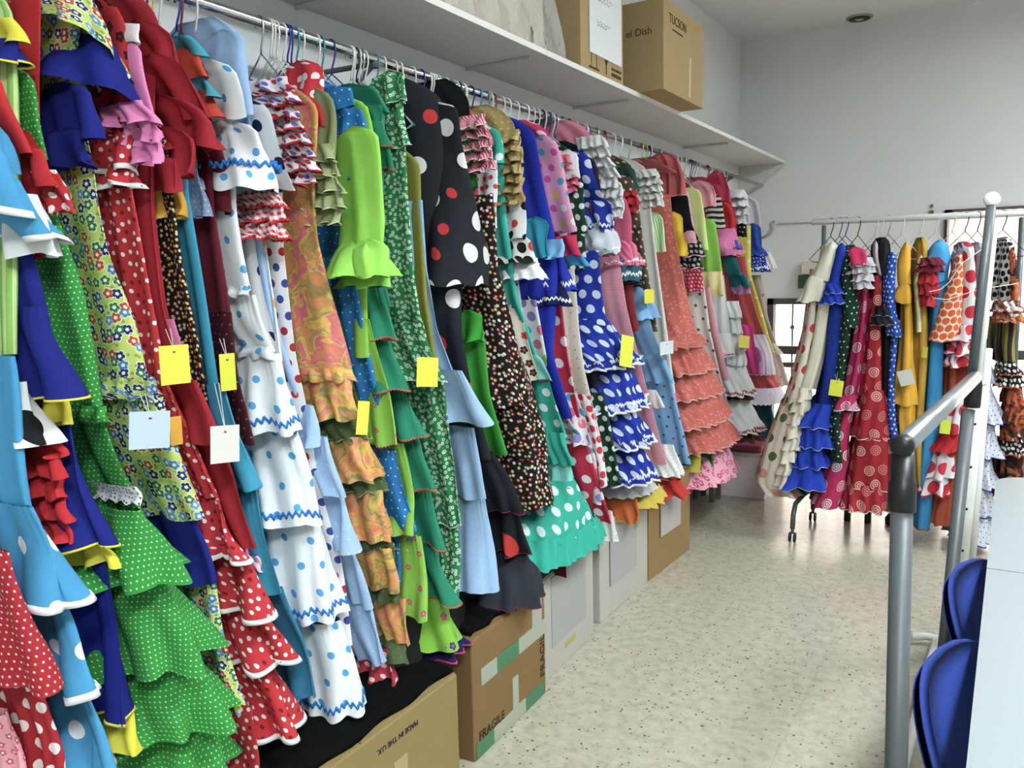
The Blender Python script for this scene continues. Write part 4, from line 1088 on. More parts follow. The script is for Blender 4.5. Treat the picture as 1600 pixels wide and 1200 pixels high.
G('white dress with red and blue dots and a ruffled red printed sleeve', 'dress', 'w', [
    ('puff_sleeve', 'S', dots('c42834', ['ece4e6', 'ece4e6', 'c42834'], .03, .011, .6), [(448, 490, 82), (440, 506, 110), (436, 506, 150), (450, 500, 190)], {'o': .0, 'A': .07, 'amp': (.005, .008)}),
    ('sleeve_ruffle', 'r', dots('e6dfe4', ['b8222c', 'c42834', '5a58b0'], .024, .008, .6), [(376, 440, 108), (384, 458, 150), (400, 478, 200), (414, 480, 240), (424, 478, 280)], {'n_ruffles': 8, 'o': .04, 'A': .08, 'flare_out': .03, 'trim': (c('b8222c'), .005, 'band'), 'amp': (.004, .020), 'lam': .05}),
    ('skirt', 'b', m_wrb, [(380, 440, 150), (390, 436, 370), (398, 450, 460), (414, 458, 560), (428, 480, 640), (450, 496, 760), (480, 540, 900), (500, 556, 1060)], {'o': -.01, 'amp': (.001, .004), 'cap': 'shoulder'}),
    ('flounce', 'f', dots('d8d0d2', ['b8222c', '2c3468'], .036, .0095), [(490, 548, 1080), (492, 562, 1172)], {'o': .0, 'trim': (c('b8222c'), .008, 'band'), 'amp': (.002, .008)})])
m_pais = paisley(['c47830', 'cf8c44', 'd9745a', 'c8607c', 'e0b03c', '8f8a50', 'd88848'], 20.0)
m_paiss = paisley(['d07c38', 'cf6f4c', 'd9a030', 'dd7868', 'e2b43c', '7f8046', 'd89858'], 15.0, True)
m_olive = dots('4c5e36', ['8ea068'], .02, .0012)
G('orange paisley dress with satin flounces and dark olive frills', 'dress', 'w', [
    ('ruffle_collar', 'S', c('b46c24'), [(458, 500, 128), (456, 506, 190), (462, 504, 250)], {'o': -.01, 'A': .07}),
    ('collar_frill', 'S', c('7f8a5c'), [(478, 506, 134), (484, 520, 180), (488, 518, 240)], {'o': .03, 'A': .05, 'lam': .05, 'amp': (.004, .016)}),
    ('sleeve_ruffle', 'r', c('98a470'), [(474, 506, 218), (470, 526, 262), (478, 530, 345)], {'n_ruffles': 5, 'o': .04, 'A': .06, 'flare_out': .03, 'trim': (c('c4cc98'), .003, 'band'), 'amp': (.004, .018)}),
    ('bodice', 'b', m_pais, [(446, 492, 160), (440, 480, 300), (440, 490, 370), (450, 515, 460), (462, 545, 570), (464, 548, 586)], {'cap': 'shoulder', 'amp': (.002, .006), 'o': .005}),
    ('gathered_ruffle', 'g', m_paiss, [(468, 546, 578), (474, 554, 600)], {'o': .015, 'amp': (.003, .012)}),
    ('flounce', 'g', m_paiss, [(478, 550, 592), (482, 552, 630), (484, 554, 664)], {'lam': .045, 'amp': (.004, .010), 'o': .015}),
    ('frill', 'g', m_olive, [(490, 560, 655), (492, 576, 696)], {'o': .0, 'amp': (.004, .012), 'trim': (c('8a9850'), .003, 'band')}),
    ('flounce', 'g', m_paiss, [(502, 572, 690), (504, 588, 730), (506, 598, 762)], {'lam': .045, 'amp': (.004, .010), 'o': .012}),
    ('frill', 'g', m_olive, [(514, 592, 752), (520, 604, 780)], {'o': .0, 'amp': (.004, .012), 'trim': (c('8a9850'), .003, 'band')}),
    ('flounce', 'g', m_paiss, [(532, 598, 776), (534, 606, 820), (538, 612, 860)], {'lam': .045, 'amp': (.004, .010), 'o': .012}),
    ('frill', 'g', m_olive, [(540, 608, 850), (546, 618, 874)], {'o': .0, 'amp': (.004, .012), 'trim': (c('8a9850'), .003, 'band')}),
    ('flounce', 'g', m_paiss, [(550, 612, 868), (556, 620, 905), (566, 624, 940)], {'lam': .045, 'amp': (.004, .010), 'o': .012}),
    ('frill', 'g', m_olive, [(560, 618, 930), (566, 626, 958)], {'o': .0, 'amp': (.004, .012)}),
    ('flounce', 'g', m_paiss, [(574, 628, 950), (580, 634, 990), (590, 637, 1026)], {'lam': .045, 'amp': (.004, .010), 'o': .012}),
    ('frill', 'f', m_olive, [(580, 632, 1010), (578, 638, 1056)], {'o': .0, 'amp': (.004, .012)})])
m_blue = dots('1c7cc4', ['d8e8f4'], .022, .0022, .2)
G('bright blue dress with fine white dots and tiered sleeve', 'dress', 'b', [
    ('sleeve', 's', m_blue, [(506, 530, 128), (516, 540, 160)], {'o': .03, 'A': .06}),
    ('sleeve_flounce', 'S', m_blue, [(516, 540, 158), (518, 556, 178), (520, 566, 204)], {'o': .045, 'A': .07}),
    ('sleeve_flounce', 'S', m_blue, [(516, 556, 196), (518, 572, 240)], {'o': .04, 'A': .07}),
    ('sleeve_flounce', 'S', m_blue, [(514, 550, 232), (514, 556, 278)], {'o': .02, 'A': .06}),
    ('bodice', 'b', m_blue, [(504, 530, 150), (508, 532, 280), (518, 532, 420), (540, 560, 560), (560, 590, 680)], {'cap': 'shoulder', 'o': -.02}),
    ('flounce', 'f', m_blue, [(584, 602, 712), (590, 620, 770), (594, 652, 842)], {'o': -.01, 'amp': (.002, .010)}),
    ('flounce', 'f', m_blue, [(600, 640, 830), (620, 660, 930)], {'o': -.02})])
G('lime green dress with long puffed sleeve gathered in a bow', 'dress', 'w', [
    ('shoulder', 's', c('8ccf3e'), [(532, 552, 146), (534, 566, 180), (540, 580, 260)], {'o': .03, 'A': .06}),
    ('puff_sleeve', 'S', c('94dc4a'), [(540, 568, 190), (537, 582, 235), (532, 598, 300), (534, 604, 345), (548, 580, 384)], {'o': .10, 'A': .07, 'amp': (.002, .004)}),
    ('sleeve_flounce', 'S', c('94dc4a'), [(556, 578, 372), (520, 610, 400), (508, 617, 432)], {'o': .12, 'A': .08, 'amp': (.004, .022)}),
    ('sleeve_flounce', 'S', c('8ed444'), [(540, 590, 395), (530, 606, 448)], {'o': .10, 'A': .07, 'amp': (.004, .02)}),
    ('bow_tie_end', 's', c('94dc4a'), [(560, 570, 385), (556, 580, 430)], {'o': .20, 'A': .01}),
    ('bodice', 'b', c('84c43c'), [(536, 560, 160), (540, 566, 320), (536, 556, 455), (540, 560, 560)], {'o': -.01}),
    ('flounce', 'f', flowers('86c23e', ['c8386c', 'c8386c', '86c23e'], .05, .007, 'e88aa8'), [(536, 568, 500), (560, 600, 620), (572, 612, 706)], {'o': .0, 'trim': (c('7a3a3a'), .003, 'picot'), 'amp': (.002, .010)}),
    ('flounce', 'f', flowers('86c23e', ['c8386c', 'c8386c', '86c23e'], .05, .007, 'e88aa8'), [(590, 620, 700), (606, 640, 790), (610, 634, 850)], {'o': -.005, 'amp': (.002, .010)}),
    ('flounce', 'f', flowers('86c23e', ['c8386c', '86c23e'], .045, .008, 'e88aa8'), [(614, 642, 850), (622, 654, 920), (628, 652, 984)], {'o': .0, 'amp': (.003, .012)})])
m_em = c('1d8464'); m_picot = c('a8644c')
G('emerald green dress with brown picot edged flounces', 'dress', 't', [
    ('shoulder', 's', c('2a9272'), [(524, 566, 120), (536, 586, 150), (556, 590, 170)], {'o': .0, 'A': .08}),
    ('sleeve_flounce', 'S', m_em, [(556, 578, 156), (560, 590, 184)], {'o': .03, 'A': .06, 'trim': (m_picot, .004, 'picot')}),
    ('sleeve_flounce', 'S', m_em, [(562, 580, 182), (564, 600, 220)], {'o': .04, 'A': .06, 'trim': (m_picot, .004, 'picot')}),
    ('sleeve_flounce', 'S', m_em, [(568, 592, 216), (570, 606, 258)], {'o': .035, 'A': .06, 'trim': (m_picot, .004, 'picot')}),
    ('bodice', 'b', m_em, [(556, 590, 160), (556, 586, 300), (556, 586, 440), (562, 600, 480)], {'cap': 'shoulder', 'o': -.015}),
    ('flounce', 'f', m_em, [(556, 588, 450), (558, 604, 500), (560, 616, 532)], {'trim': (m_picot, .005, 'picot'), 'o': .01}),
    ('flounce', 'F', m_em, [(562, 602, 528), (562, 624, 580), (566, 642, 616)], {'trim': (m_picot, .005, 'picot'), 'o': .0, 'amp': (.003, .018)}),
    ('flounce', 'F', m_em, [(582, 628, 612), (590, 648, 660), (596, 662, 692)], {'trim': (m_picot, .005, 'picot'), 'o': .0, 'amp': (.003, .018)}),
    ('flounce', 'F', m_em, [(604, 648, 690), (616, 664, 740), (624, 674, 778)], {'trim': (m_picot, .005, 'picot'), 'o': .0, 'amp': (.003, .018)}),
    ('flounce', 'F', m_em, [(624, 664, 774), (634, 680, 830), (642, 690, 870)], {'trim': (m_picot, .005, 'picot'), 'o': .0, 'amp': (.003, .018)}),
    ('flounce', 'F', m_em, [(640, 674, 866), (654, 682, 920), (668, 688, 958)], {'trim': (m_picot, .005, 'picot'), 'o': .0})])
m_grfl = flowers('23824a', ['d8e6d4', 'cfe2cc'], .014, .0050, '4a8a50', rnd=.9)
G('green dress strewn with tiny white flowers, ruffled neckline', 'dress', 'w', [
    ('neck_ruffle', 'S', m_grfl, [(586, 616, 112), (578, 624, 150), (588, 622, 190), (594, 624, 222)], {'o': .02, 'A': .07, 'amp': (.010, .018), 'lam': .05, 'trim': (c('b8d8c0'), .002, 'band')}),
    ('neck_ruffle', 'S', m_grfl, [(598, 618, 104), (604, 624, 150)], {'o': .05, 'A': .05, 'amp': (.010, .018), 'lam': .05, 'trim': (c('b8d8c0'), .002, 'band')}),
    ('bodice', 'b', m_grfl, [(592, 624, 200), (598, 621, 300), (606, 630, 420), (616, 648, 500), (620, 654, 510)], {'amp': (.002, .004), 'o': .0}),
    ('flounce', 'f', m_grfl, [(620, 652, 506), (626, 676, 560), (632, 696, 602)], {'o': .02, 'trim': (c('c8d8c8'), .003, 'band'), 'amp': (.003, .014)}),
    ('skirt', 'g', m_grfl, [(648, 682, 600), (658, 694, 680), (668, 706, 740), (680, 712, 836)], {'lam': .05, 'amp': (.004, .010), 'trim': (c('c8d8c8'), .002, 'band')}),
    ('skirt', 'g', m_grfl, [(676, 706, 830), (682, 708, 890), (688, 700, 964)], {'lam': .05, 'amp': (.004, .010), 'o': -.01})])
G('olive green dress seen only as a narrow strip', 'dress', 'w', [
    ('bodice', 'b', c('8a8a2c'), [(624, 636, 250), (624, 638, 330), (630, 650, 460), (648, 664, 570)], {'o': -.01, 'cap': 'shoulder'}),
    ('skirt', 'b', c('8a8a2c'), [(648, 664, 570), (670, 690, 760)], {'o': -.03})])
G('plain pale blue dress with one wide circular flounce', 'dress', 'g', [
    ('bodice', 'b', c('8fb4de'), [(630, 640, 310), (634, 646, 420), (650, 668, 520), (676, 698, 590)], {'o': -.005}),
    ('circular_flounce', 'F', c('9cc0e6'), [(682, 704, 584), (692, 740, 630), (702, 769, 668)], {'o': .05, 'amp': (.003, .022), 'lam': .12, 'tilt': .1}),
    ('skirt', 'g', c('97bbe2'), [(700, 730, 676), (708, 746, 740), (712, 754, 792)], {'lam': .07, 'amp': (.003, .010), 'o': .01}),
    ('flounce', 'f', c('97bbe2'), [(714, 750, 784), (710, 766, 860), (704, 780, 940)], {'lam': .08, 'amp': (.004, .016), 'o': .0})])
G('green and purple flowered lime skirt hem with magenta trim', 'skirt', None, [
    ('flounce', 'F', flowers('78b82e', ['4a2468', 'b83868', '78b82e', '78b82e'], .055, .010, '9060b0'), [(646, 690, 930), (640, 710, 990), (636, 722, 1034)], {'o': .0, 'amp': (.003, .016)}),
    ('flounce', 'f', c('241a4c'), [(636, 712, 1020), (622, 727, 1052)], {'o': -.005, 'trim': (c('b83878'), .006, 'band')})], thing='flamenco_skirt')
m_blk = c('1c2028')
G('black suit-like dress with large red and white dots', 'dress', 'w', [
    ('bodice', 'b', dots('1c2028', ['c42c2c', 'dcdcdc', 'c42c2c'], .135, .034, .3, .4), [(622, 694, 146), (628, 700, 220), (636, 720, 320), (650, 724, 420), (664, 722, 520), (690, 740, 620), (712, 770, 725)], {'cap': 'shoulder', 'amp': (.002, .004), 'o': .0}),
    ('wide_sleeve', 's', dots('1c2028', ['dcdcdc', 'c42c2c'], .095, .030, .35, .5), [(662, 700, 150), (660, 716, 220), (668, 744, 310), (668, 766, 400), (664, 764, 446)], {'o': .06, 'A': .075, 'amp': (.001, .004)}),
    ('flounce', 'f', m_blk, [(716, 766, 716), (734, 800, 770), (752, 812, 812)], {'o': .0, 'trim': (c('8c2430'), .003, 'band')}),
    ('flounce', 'f', dots('1c2028', ['c42c2c', 'dcdcdc'], .15, .036, .3), [(762, 808, 808), (772, 820, 850), (778, 830, 882)], {'o': .0, 'trim': (c('8c2430'), .003, 'band')}),
    ('flounce', 'F', c('2c3038'), [(780, 822, 876), (764, 842, 920), (752, 848, 966)], {'o': .0, 'trim': (c('7c2430'), .003, 'band'), 'amp': (.004, .03)})])
G('black dress with white fabric rose at the neckline', 'dress', 'w', [
    ('bodice', 'b', c('191b20'), [(690, 726, 148), (700, 730, 260), (706, 738, 400)], {'cap': 'shoulder', 'o': -.035})], ho=.01)
G('green satin dress with knotted sleeve behind the black flowered one', 'dress', 'w', [
    ('bodice', 'b', c('2c9a2e'), [(698, 736, 190), (706, 740, 290)], {'o': -.01}),
    ('sleeve', 'S', c('2f9a2c'), [(718, 744, 490), (722, 748, 530), (724, 742, 536)], {'o': .02, 'A': .05}),
    ('skirt', 'b', c('2f9a2c'), [(722, 744, 536), (730, 752, 620), (756, 776, 720)], {'o': .0})])
G('dress with magenta and white lace ruffled sleeve', 'dress', 'w', [
    ('sleeve_ruffle', 'r', stripes('d43a58', 'efc4cc', .012), [(700, 748, 168), (702, 760, 196), (706, 766, 228), (714, 756, 258)], {'n_ruffles': 5, 'o': .03, 'A': .08, 'flare_out': .03, 'trim': (c('f0dce0'), .005, 'picot'), 'amp': (.004, .018)}),
    ('bodice', 'b', c('c84a60'), [(696, 742, 172), (706, 746, 300)], {'cap': 'shoulder', 'o': -.03})])
m_blkfl = flowers('16120f', ['d8c8a8', 'b8402c', 'c8a070', 'e0dcd0', '7c8a6c', 'b85a5a'], .017, .0056, 'e8e0c0', rnd=1.0)
G('black dress densely printed with small multicoloured blossoms', 'dress', 'w', [
    ('bodice', 'b', m_blkfl, [(722, 770, 300), (722, 776, 420), (738, 800, 510), (746, 824, 590), (754, 838, 640)], {'amp': (.002, .006), 'o': .015}),
    ('flounce', 'b', m_blkfl, [(766, 834, 634), (776, 850, 690), (788, 856, 724)], {'o': .015, 'amp': (.003, .006)}),
    ('flounce', 'b', m_blkfl, [(786, 852, 720), (788, 860, 770), (792, 864, 806)], {'o': .010, 'amp': (.003, .006)})])
m_turq = dots('1fa892', ['d8ecec'], .056, .0145, .1)
G('turquoise dress with white dots and a deep plain frill', 'dress', 't', [
    ('sleeve', 'S', m_turq, [(736, 770, 190), (744, 776, 230), (742, 770, 252)], {'o': .01, 'A': .06}),
    ('cuff', 'S', dots('d8e2e8', ['c83838'], .03, .008), [(742, 768, 246), (746, 772, 300), (750, 764, 352)], {'o': .015, 'A': .05}),
    ('bodice', 'b', c('30b4a4'), [(748, 776, 210), (756, 780, 340), (770, 798, 470), (800, 826, 560)], {'o': -.01, 'cap': 'shoulder'}),
    ('sleeve_flounce', 'S', stripes('5cc4b8', '8cd8cc', .006), [(812, 826, 555), (826, 848, 600)], {'o': .01, 'A': .06, 'trim': (c('b83868'), .004, 'band')}),
    ('skirt', 'b', m_turq, [(826, 848, 596), (838, 862, 650), (848, 872, 692)], {'o': .0}),
    ('flounce', 'g', c('22b09a'), [(848, 876, 684), (856, 888, 738)], {'o': .01, 'amp': (.003, .008)}),
    ('flounce', 'f', stripes('5cc4b8', '8cd8cc', .006), [(852, 884, 732), (856, 902, 770)], {'o': .0, 'trim': (c('b83868'), .004, 'band')}),
    ('flounce', 'b', m_turq, [(846, 898, 762), (834, 914, 810), (818, 930, 856)], {'o': .02, 'amp': (.003, .010), 'o2': .035}),
    ('frill', 'g', c('22b09a'), [(818, 928, 846), (816, 940, 872), (818, 944, 890)], {'o': .04, 'amp': (.006, .014), 'lam': .05})])
G('dark wine skirt hem showing under the turquoise frill', 'skirt', None, [
    ('skirt', 'b', c('5c1424'), [(846, 884, 850), (842, 885, 916)], {'o': -.01, 'amp': (.002, .004)})], thing='flamenco_skirt')
m_tan = dots('b39a5c', ['e4d8b0'], .024, .0028)
G('khaki dress with pale dots and a heavily ruffled sleeve', 'dress', 'w', [
    ('sleeve_ruffle', 'r', m_tan, [(768, 796, 194), (768, 806, 230), (766, 814, 270), (772, 806, 312)], {'n_ruffles': 7, 'o': .04, 'A': .07, 'flare_out': .03, 'amp': (.004, .018), 'lam': .045}),
    ('bodice', 'b', m_tan, [(764, 800, 186), (770, 800, 300), (780, 800, 420)], {'cap': 'shoulder', 'o': -.01})])
G('dress with multicoloured floral skirt beside the black flowered one', 'dress', 'w', [
    ('bodice', 'b', flowers('d8d2c4', ['c83428', '2c2c2c', 'c83428'], .05, .014, 'c83428'), [(764, 790, 340), (770, 806, 440), (786, 812, 520), (806, 836, 600)], {'o': -.005}),
    ('skirt', 'b', dots('dcd8da', ['d86880', '90c048', '8c78c0', '48a0c8'], .05, .017, .2), [(806, 822, 470), (820, 842, 560), (850, 880, 660), (884, 930, 720), (900, 936, 800)], {'o': -.01}),
    ('flounce', 'f', dots('dcd8da', ['d86880', '90c048', '8c78c0', '48a0c8'], .05, .017, .2), [(868, 888, 620), (876, 918, 664), (884, 920, 704)], {'o': .0})])
G('dress with black, white and red flared sleeve edged in white lace', 'dress', 'k', [
    ('sleeve', 's', dots('dfe0e0', ['1a1a1c', 'c83428'], .05, .013, .5), [(790, 810, 300), (792, 812, 340), (788, 814, 372)], {'o': .05, 'A': .05}),
    ('sleeve_flounce', 'S', dots('dfe0e0', ['1a1a1c', 'c83428', '1a1a1c'], .045, .017, .5), [(790, 812, 366), (778, 828, 394), (772, 840, 410)], {'o': .06, 'A': .07, 'amp': (.004, .014)}),
    ('lace_frill', 'r', lace(), [(776, 836, 402), (772, 852, 436)], {'o': .065, 'A': .085, 'amp': (.004, .014)})])
G('royal blue dress with white rickrack flounce', 'dress', 'w', [
    ('bodice', 'b', m_royal, [(796, 834, 200), (806, 846, 280), (812, 866, 360), (820, 872, 420), (826, 852, 560), (862, 880, 660)], {'cap': 'shoulder', 'o': .01, 'amp': (.003, .008)}),
    ('flounce', 'f', m_royal, [(834, 872, 372), (842, 886, 420), (844, 898, 455)], {'o': .03, 'trim': (wtrim, .012, 'zig'), 'amp': (.006, .020)}),
    ('flounce', 'f', c('141c50'), [(836, 876, 440), (832, 884, 478)], {'o': .02, 'trim': (wtrim, .010, 'zig')})])
G('teal and light blue knotted sleeve of a plain blue dress', 'dress', 'b', [
    ('sleeve_flounce', 'S', c('1f86a4'), [(826, 842, 338), (816, 850, 380), (820, 852, 400)], {'o': .06, 'A': .06, 'amp': (.008, .018)}),
    ('cuff', 'S', c('7ab4e2'), [(846, 872, 372), (846, 876, 388), (846, 866, 402)], {'o': .065, 'A': .05})])
G('hot pink dress with coloured dots and rolled cuff', 'dress', 'w', [
    ('sleeve', 's', dots('e8a0c4', ['3aa0c8', 'd048a0', 'e8b838', 'f0e6ec'], .05, .013, .2), [(836, 856, 206), (846, 874, 250), (858, 886, 320), (872, 892, 360)], {'o': .04, 'A': .05}),
    ('cuff', 'S', c('cf2858'), [(872, 896, 366), (872, 902, 398)], {'o': .05, 'A': .05, 'amp': (.006, .01)}),
    ('cuff', 'S', c('3aa0d0'), [(884, 904, 396), (888, 910, 414)], {'o': .05, 'A': .04}),
    ('bodice', 'b', dots('d02c68', ['efd8e4'], .06, .015, .2), [(828, 860, 208), (842, 874, 290), (858, 886, 370)], {'cap': 'shoulder', 'o': .0}),
    ('skirt', 'b', dots('b81e40', ['e4dce0'], .075, .018, .2), [(838, 872, 470), (852, 880, 560), (866, 900, 650), (880, 926, 740), (900, 944, 800), (918, 948, 830)], {'o': -.005}),
    ('lace_hem', 'g', lace(), [(920, 950, 810), (928, 964, 862)], {'o': .0, 'amp': (.003, .008)})])
G('pink fringed bolero hanging behind the dotted green sleeve', 'jacket', 'w', [
    ('sleeve', 'r', c('e4708c'), [(866, 880, 236), (870, 896, 270), (874, 894, 296)], {'n_ruffles': 5, 'o': .01, 'A': .05, 'flare_out': .02})], thing='fringed_jacket')
m_gdot = dots('14402c', ['dce4e0'], .040, .0112)
G('dark green dress with white dots and white puffed shoulder', 'dress', 'w', [
    ('puff_shoulder', 'S', c('e6ecec'), [(876, 894, 230), (872, 900, 252), (876, 902, 274)], {'o': .045, 'A': .05, 'amp': (.002, .004)}),
    ('sleeve', 's', m_gdot, [(876, 902, 272), (878, 908, 320), (884, 914, 362)], {'o': .04, 'A': .055}),
    ('bodice', 'b', m_gdot, [(868, 898, 240), (880, 906, 330), (884, 912, 420)], {'cap': 'shoulder', 'o': .0}),
    ('skirt', 'b', m_gdot, [(916, 930, 620), (926, 944, 700), (940, 958, 770)], {'o': .0})])
G('cream dress with tiny scattered flowers and gathered tier', 'dress', None, [
    ('skirt', 'b', flowers('e2dfd0', ['5a5a48', 'c8b048'], .04, .003, '5a5a48'), [(862, 890, 420), (872, 898, 520), (878, 908, 580), (888, 918, 624)], {'o': .0, 'amp': (.003, .008)}),
    ('flounce', 'f', dots('e2dfe0', ['c82848'], .04, .013, .4), [(894, 914, 622), (904, 932, 690), (918, 944, 770)], {'o': .0})])
G('navy and black dress with rust red lined sleeve', 'dress', 'k', [
    ('sleeve', 'S', c('20283c'), [(892, 916, 236), (896, 932, 262), (902, 930, 300)], {'o': .04, 'A': .06}),
    ('sleeve_lining', 'S', c('8c3028'), [(904, 926, 290), (912, 930, 330)], {'o': .03, 'A': .05}),
    ('bodice', 'b', c('20263a'), [(892, 920, 240), (900, 930, 330), (908, 930, 480), (900, 926, 560), (908, 934, 610)], {'cap': 'shoulder', 'o': -.01})])
m_bw = dots('1832a0', ['d0dcf4'], .058, .0170, .1)
t_bw = [(wtrim, .010, 'zig', .024), (wtrim, .009, 'picot')]
G('royal blue dress with big white dots, four rickrack flounces', 'dress', 'w', [
    ('sleeve', 's', m_bw, [(886, 914, 232), (900, 926, 280), (916, 940, 310)], {'o': .06, 'A': .05}),
    ('sleeve_flounce', 'S', m_bw, [(916, 940, 306), (912, 952, 336), (910, 960, 358)], {'o': .08, 'A': .07, 'trim': (wtrim, .010, 'zig')}),
    ('sleeve_flounce', 'S', c('ccd2dc'), [(912, 956, 350), (908, 968, 378), (916, 956, 396)], {'o': .075, 'A': .07, 'trim': (wtrim, .010, 'zig')}),
    ('bodice', 'b', m_bw, [(898, 930, 390), (902, 938, 450), (902, 948, 510)], {'o': .03, 'amp': (.001, .003)}),
    ('flounce', 'f', m_bw, [(902, 950, 500), (904, 980, 550), (908, 1000, 580)], {'o': .03, 'trim': t_bw, 'amp': (.006, .020)}),
    ('flounce', 'f', m_bw, [(928, 980, 574), (926, 998, 620), (928, 1012, 650)], {'o': .03, 'trim': t_bw, 'amp': (.006, .020)}),
    ('flounce', 'f', m_bw, [(944, 990, 644), (944, 1006, 680), (946, 1020, 710)], {'o': .03, 'trim': t_bw, 'amp': (.006, .020)}),
    ('flounce', 'f', m_bw, [(956, 1000, 706), (958, 1014, 740), (960, 1024, 768)], {'o': .03, 'trim': t_bw, 'amp': (.006, .020)}),
    ('lace_underskirt', 'g', lace('d0d4d8', '9aa0a8'), [(962, 1010, 756), (958, 1026, 786)], {'o': .0})])
G('dress with a long white crocheted lace sleeve', 'dress', 'w', [
    ('lace_sleeve', 'r', lace('e8eaea', 'b8bcc0'), [(910, 928, 204), (920, 946, 240), (934, 966, 290), (940, 966, 336)], {'n_ruffles': 8, 'o': .05, 'A': .06, 'flare_out': .02, 'lam': .03}),
    ('bodice', 'b', c('d88098'), [(888, 926, 206), (912, 940, 300)], {'cap': 'shoulder', 'o': -.01})])
m_pg = gingham('d87890', 'ecb0bc', .008)
G('pink checked dress with white lace hems', 'dress', 'r', [
    ('sleeve', 's', c('d05a80'), [(950, 970, 300), (960, 980, 340), (956, 984, 376)], {'o': .03, 'A': .05}),
    ('sleeve_flounce', 'S', stripes('cc4870', 'd87898', .03), [(952, 984, 372), (944, 998, 398), (940, 1006, 414)], {'o': .045, 'A': .07, 'trim': (wtrim, .010, 'zig')}),
    ('sleeve_flounce', 'S', c('2a5c6c'), [(946, 1000, 406), (950, 1000, 438)], {'o': .035, 'A': .06, 'trim': (wtrim, .010, 'zig')}),
    ('skirt', 'b', m_pg, [(936, 962, 400), (944, 976, 480), (956, 992, 540), (976, 1012, 620), (1000, 1030, 700), (1010, 1040, 736)], {'o': .015, 'amp': (.002, .005)}),
    ('lace_band', 'g', lace(), [(996, 1018, 616), (1004, 1032, 645)], {'o': .03}),
    ('lace_hem', 'g', lace(), [(1020, 1050, 704), (1022, 1068, 756)], {'o': .03, 'amp': (.003, .01)})])
G('black dress with fine white dots peeping below the teal flounce', 'dress', None, [
    ('skirt', 'b', dots('16161a', ['c8c8c8'], .010, .002), [(960, 998, 420), (962, 1000, 448)], {'o': .02}),
    ('skirt', 'b', c('8c3030'), [(960, 980, 446), (968, 990, 520)], {'o': .0})])
G('brown dress with white dots, sleeve only in view', 'dress', 'g', [
    ('sleeve', 's', dots('5c4a38', ['dcd8d0'], .032, .006), [(966, 974, 270), (970, 982, 310), (978, 996, 356)], {'o': .03, 'A': .05}),
    ('bodice', 'b', dots('5c4a38', ['dcd8d0'], .032, .006), [(962, 984, 260), (972, 992, 350), (1000, 1012, 520)], {'o': -.01, 'cap': 'shoulder'})])
G('dark green dress with red ruffle lining on the shoulder', 'dress', 'r', [
    ('shoulder', 'S', c('1f4c40'), [(968, 980, 254), (968, 990, 276), (972, 992, 296)], {'o': .04, 'A': .05}),
    ('ruffle', 'r', c('b82430'), [(972, 988, 288), (976, 990, 330)], {'n_ruffles': 3, 'o': .03, 'A': .04})])
m_cream = c('d6d6cc')
G('long cream dress with white feathery puffed sleeve', 'dress', 'w', [
    ('feather_sleeve', 'r', c('e8e8e4'), [(996, 1018, 258), (992, 1034, 285), (1000, 1034, 318)], {'n_ruffles': 5, 'o': .04, 'A': .06, 'flare_out': .025, 'lam': .03}),
    ('skirt', 'b', m_cream, [(982, 1010, 262), (986, 1012, 320), (992, 1022, 400), (1000, 1034, 480), (1010, 1044, 560), (1020, 1050, 620)], {'o': .0, 'cap': 'shoulder', 'amp': (.003, .008)})])
G('pale green and white striped gathered sleeve of a slim dress', 'dress', 'w', [
    ('sleeve', 'S', stripes('8ccc60', 'e4ecd8', .012), [(1010, 1026, 330), (1012, 1030, 360), (1014, 1034, 392)], {'o': .01, 'A': .05})])
m_lb = c('7eb2e0')
G('sky blue dress with dark dots and cap-like flounced sleeve', 'dress', 'b', [
    ('sleeve_flounce', 'S', m_lb, [(980, 1000, 452), (978, 1020, 480), (980, 1032, 500)], {'o': .03, 'A': .06, 'amp': (.004, .016)}),
    ('sleeve', 's', m_lb, [(980, 998, 448), (990, 1016, 520), (1008, 1030, 560)], {'o': .02, 'A': .05}),
    ('sleeve_flounce', 'S', m_lb, [(1012, 1028, 560), (1012, 1052, 604)], {'o': .04, 'A': .06}),
    ('skirt', 'b', dots('7eb2e0', ['1f3c8c', '1f3c8c', 'a83848'], .05, .006, .4), [(1016, 1040, 590), (1030, 1056, 660), (1040, 1072, 720), (1044, 1078, 738)], {'o': .0, 'trim': (c('1c3c8c'), .006, 'band')})])
m_coral = flowers('c4645a', ['d88878', 'b0504c'], .02, .006, 'd08a7a')
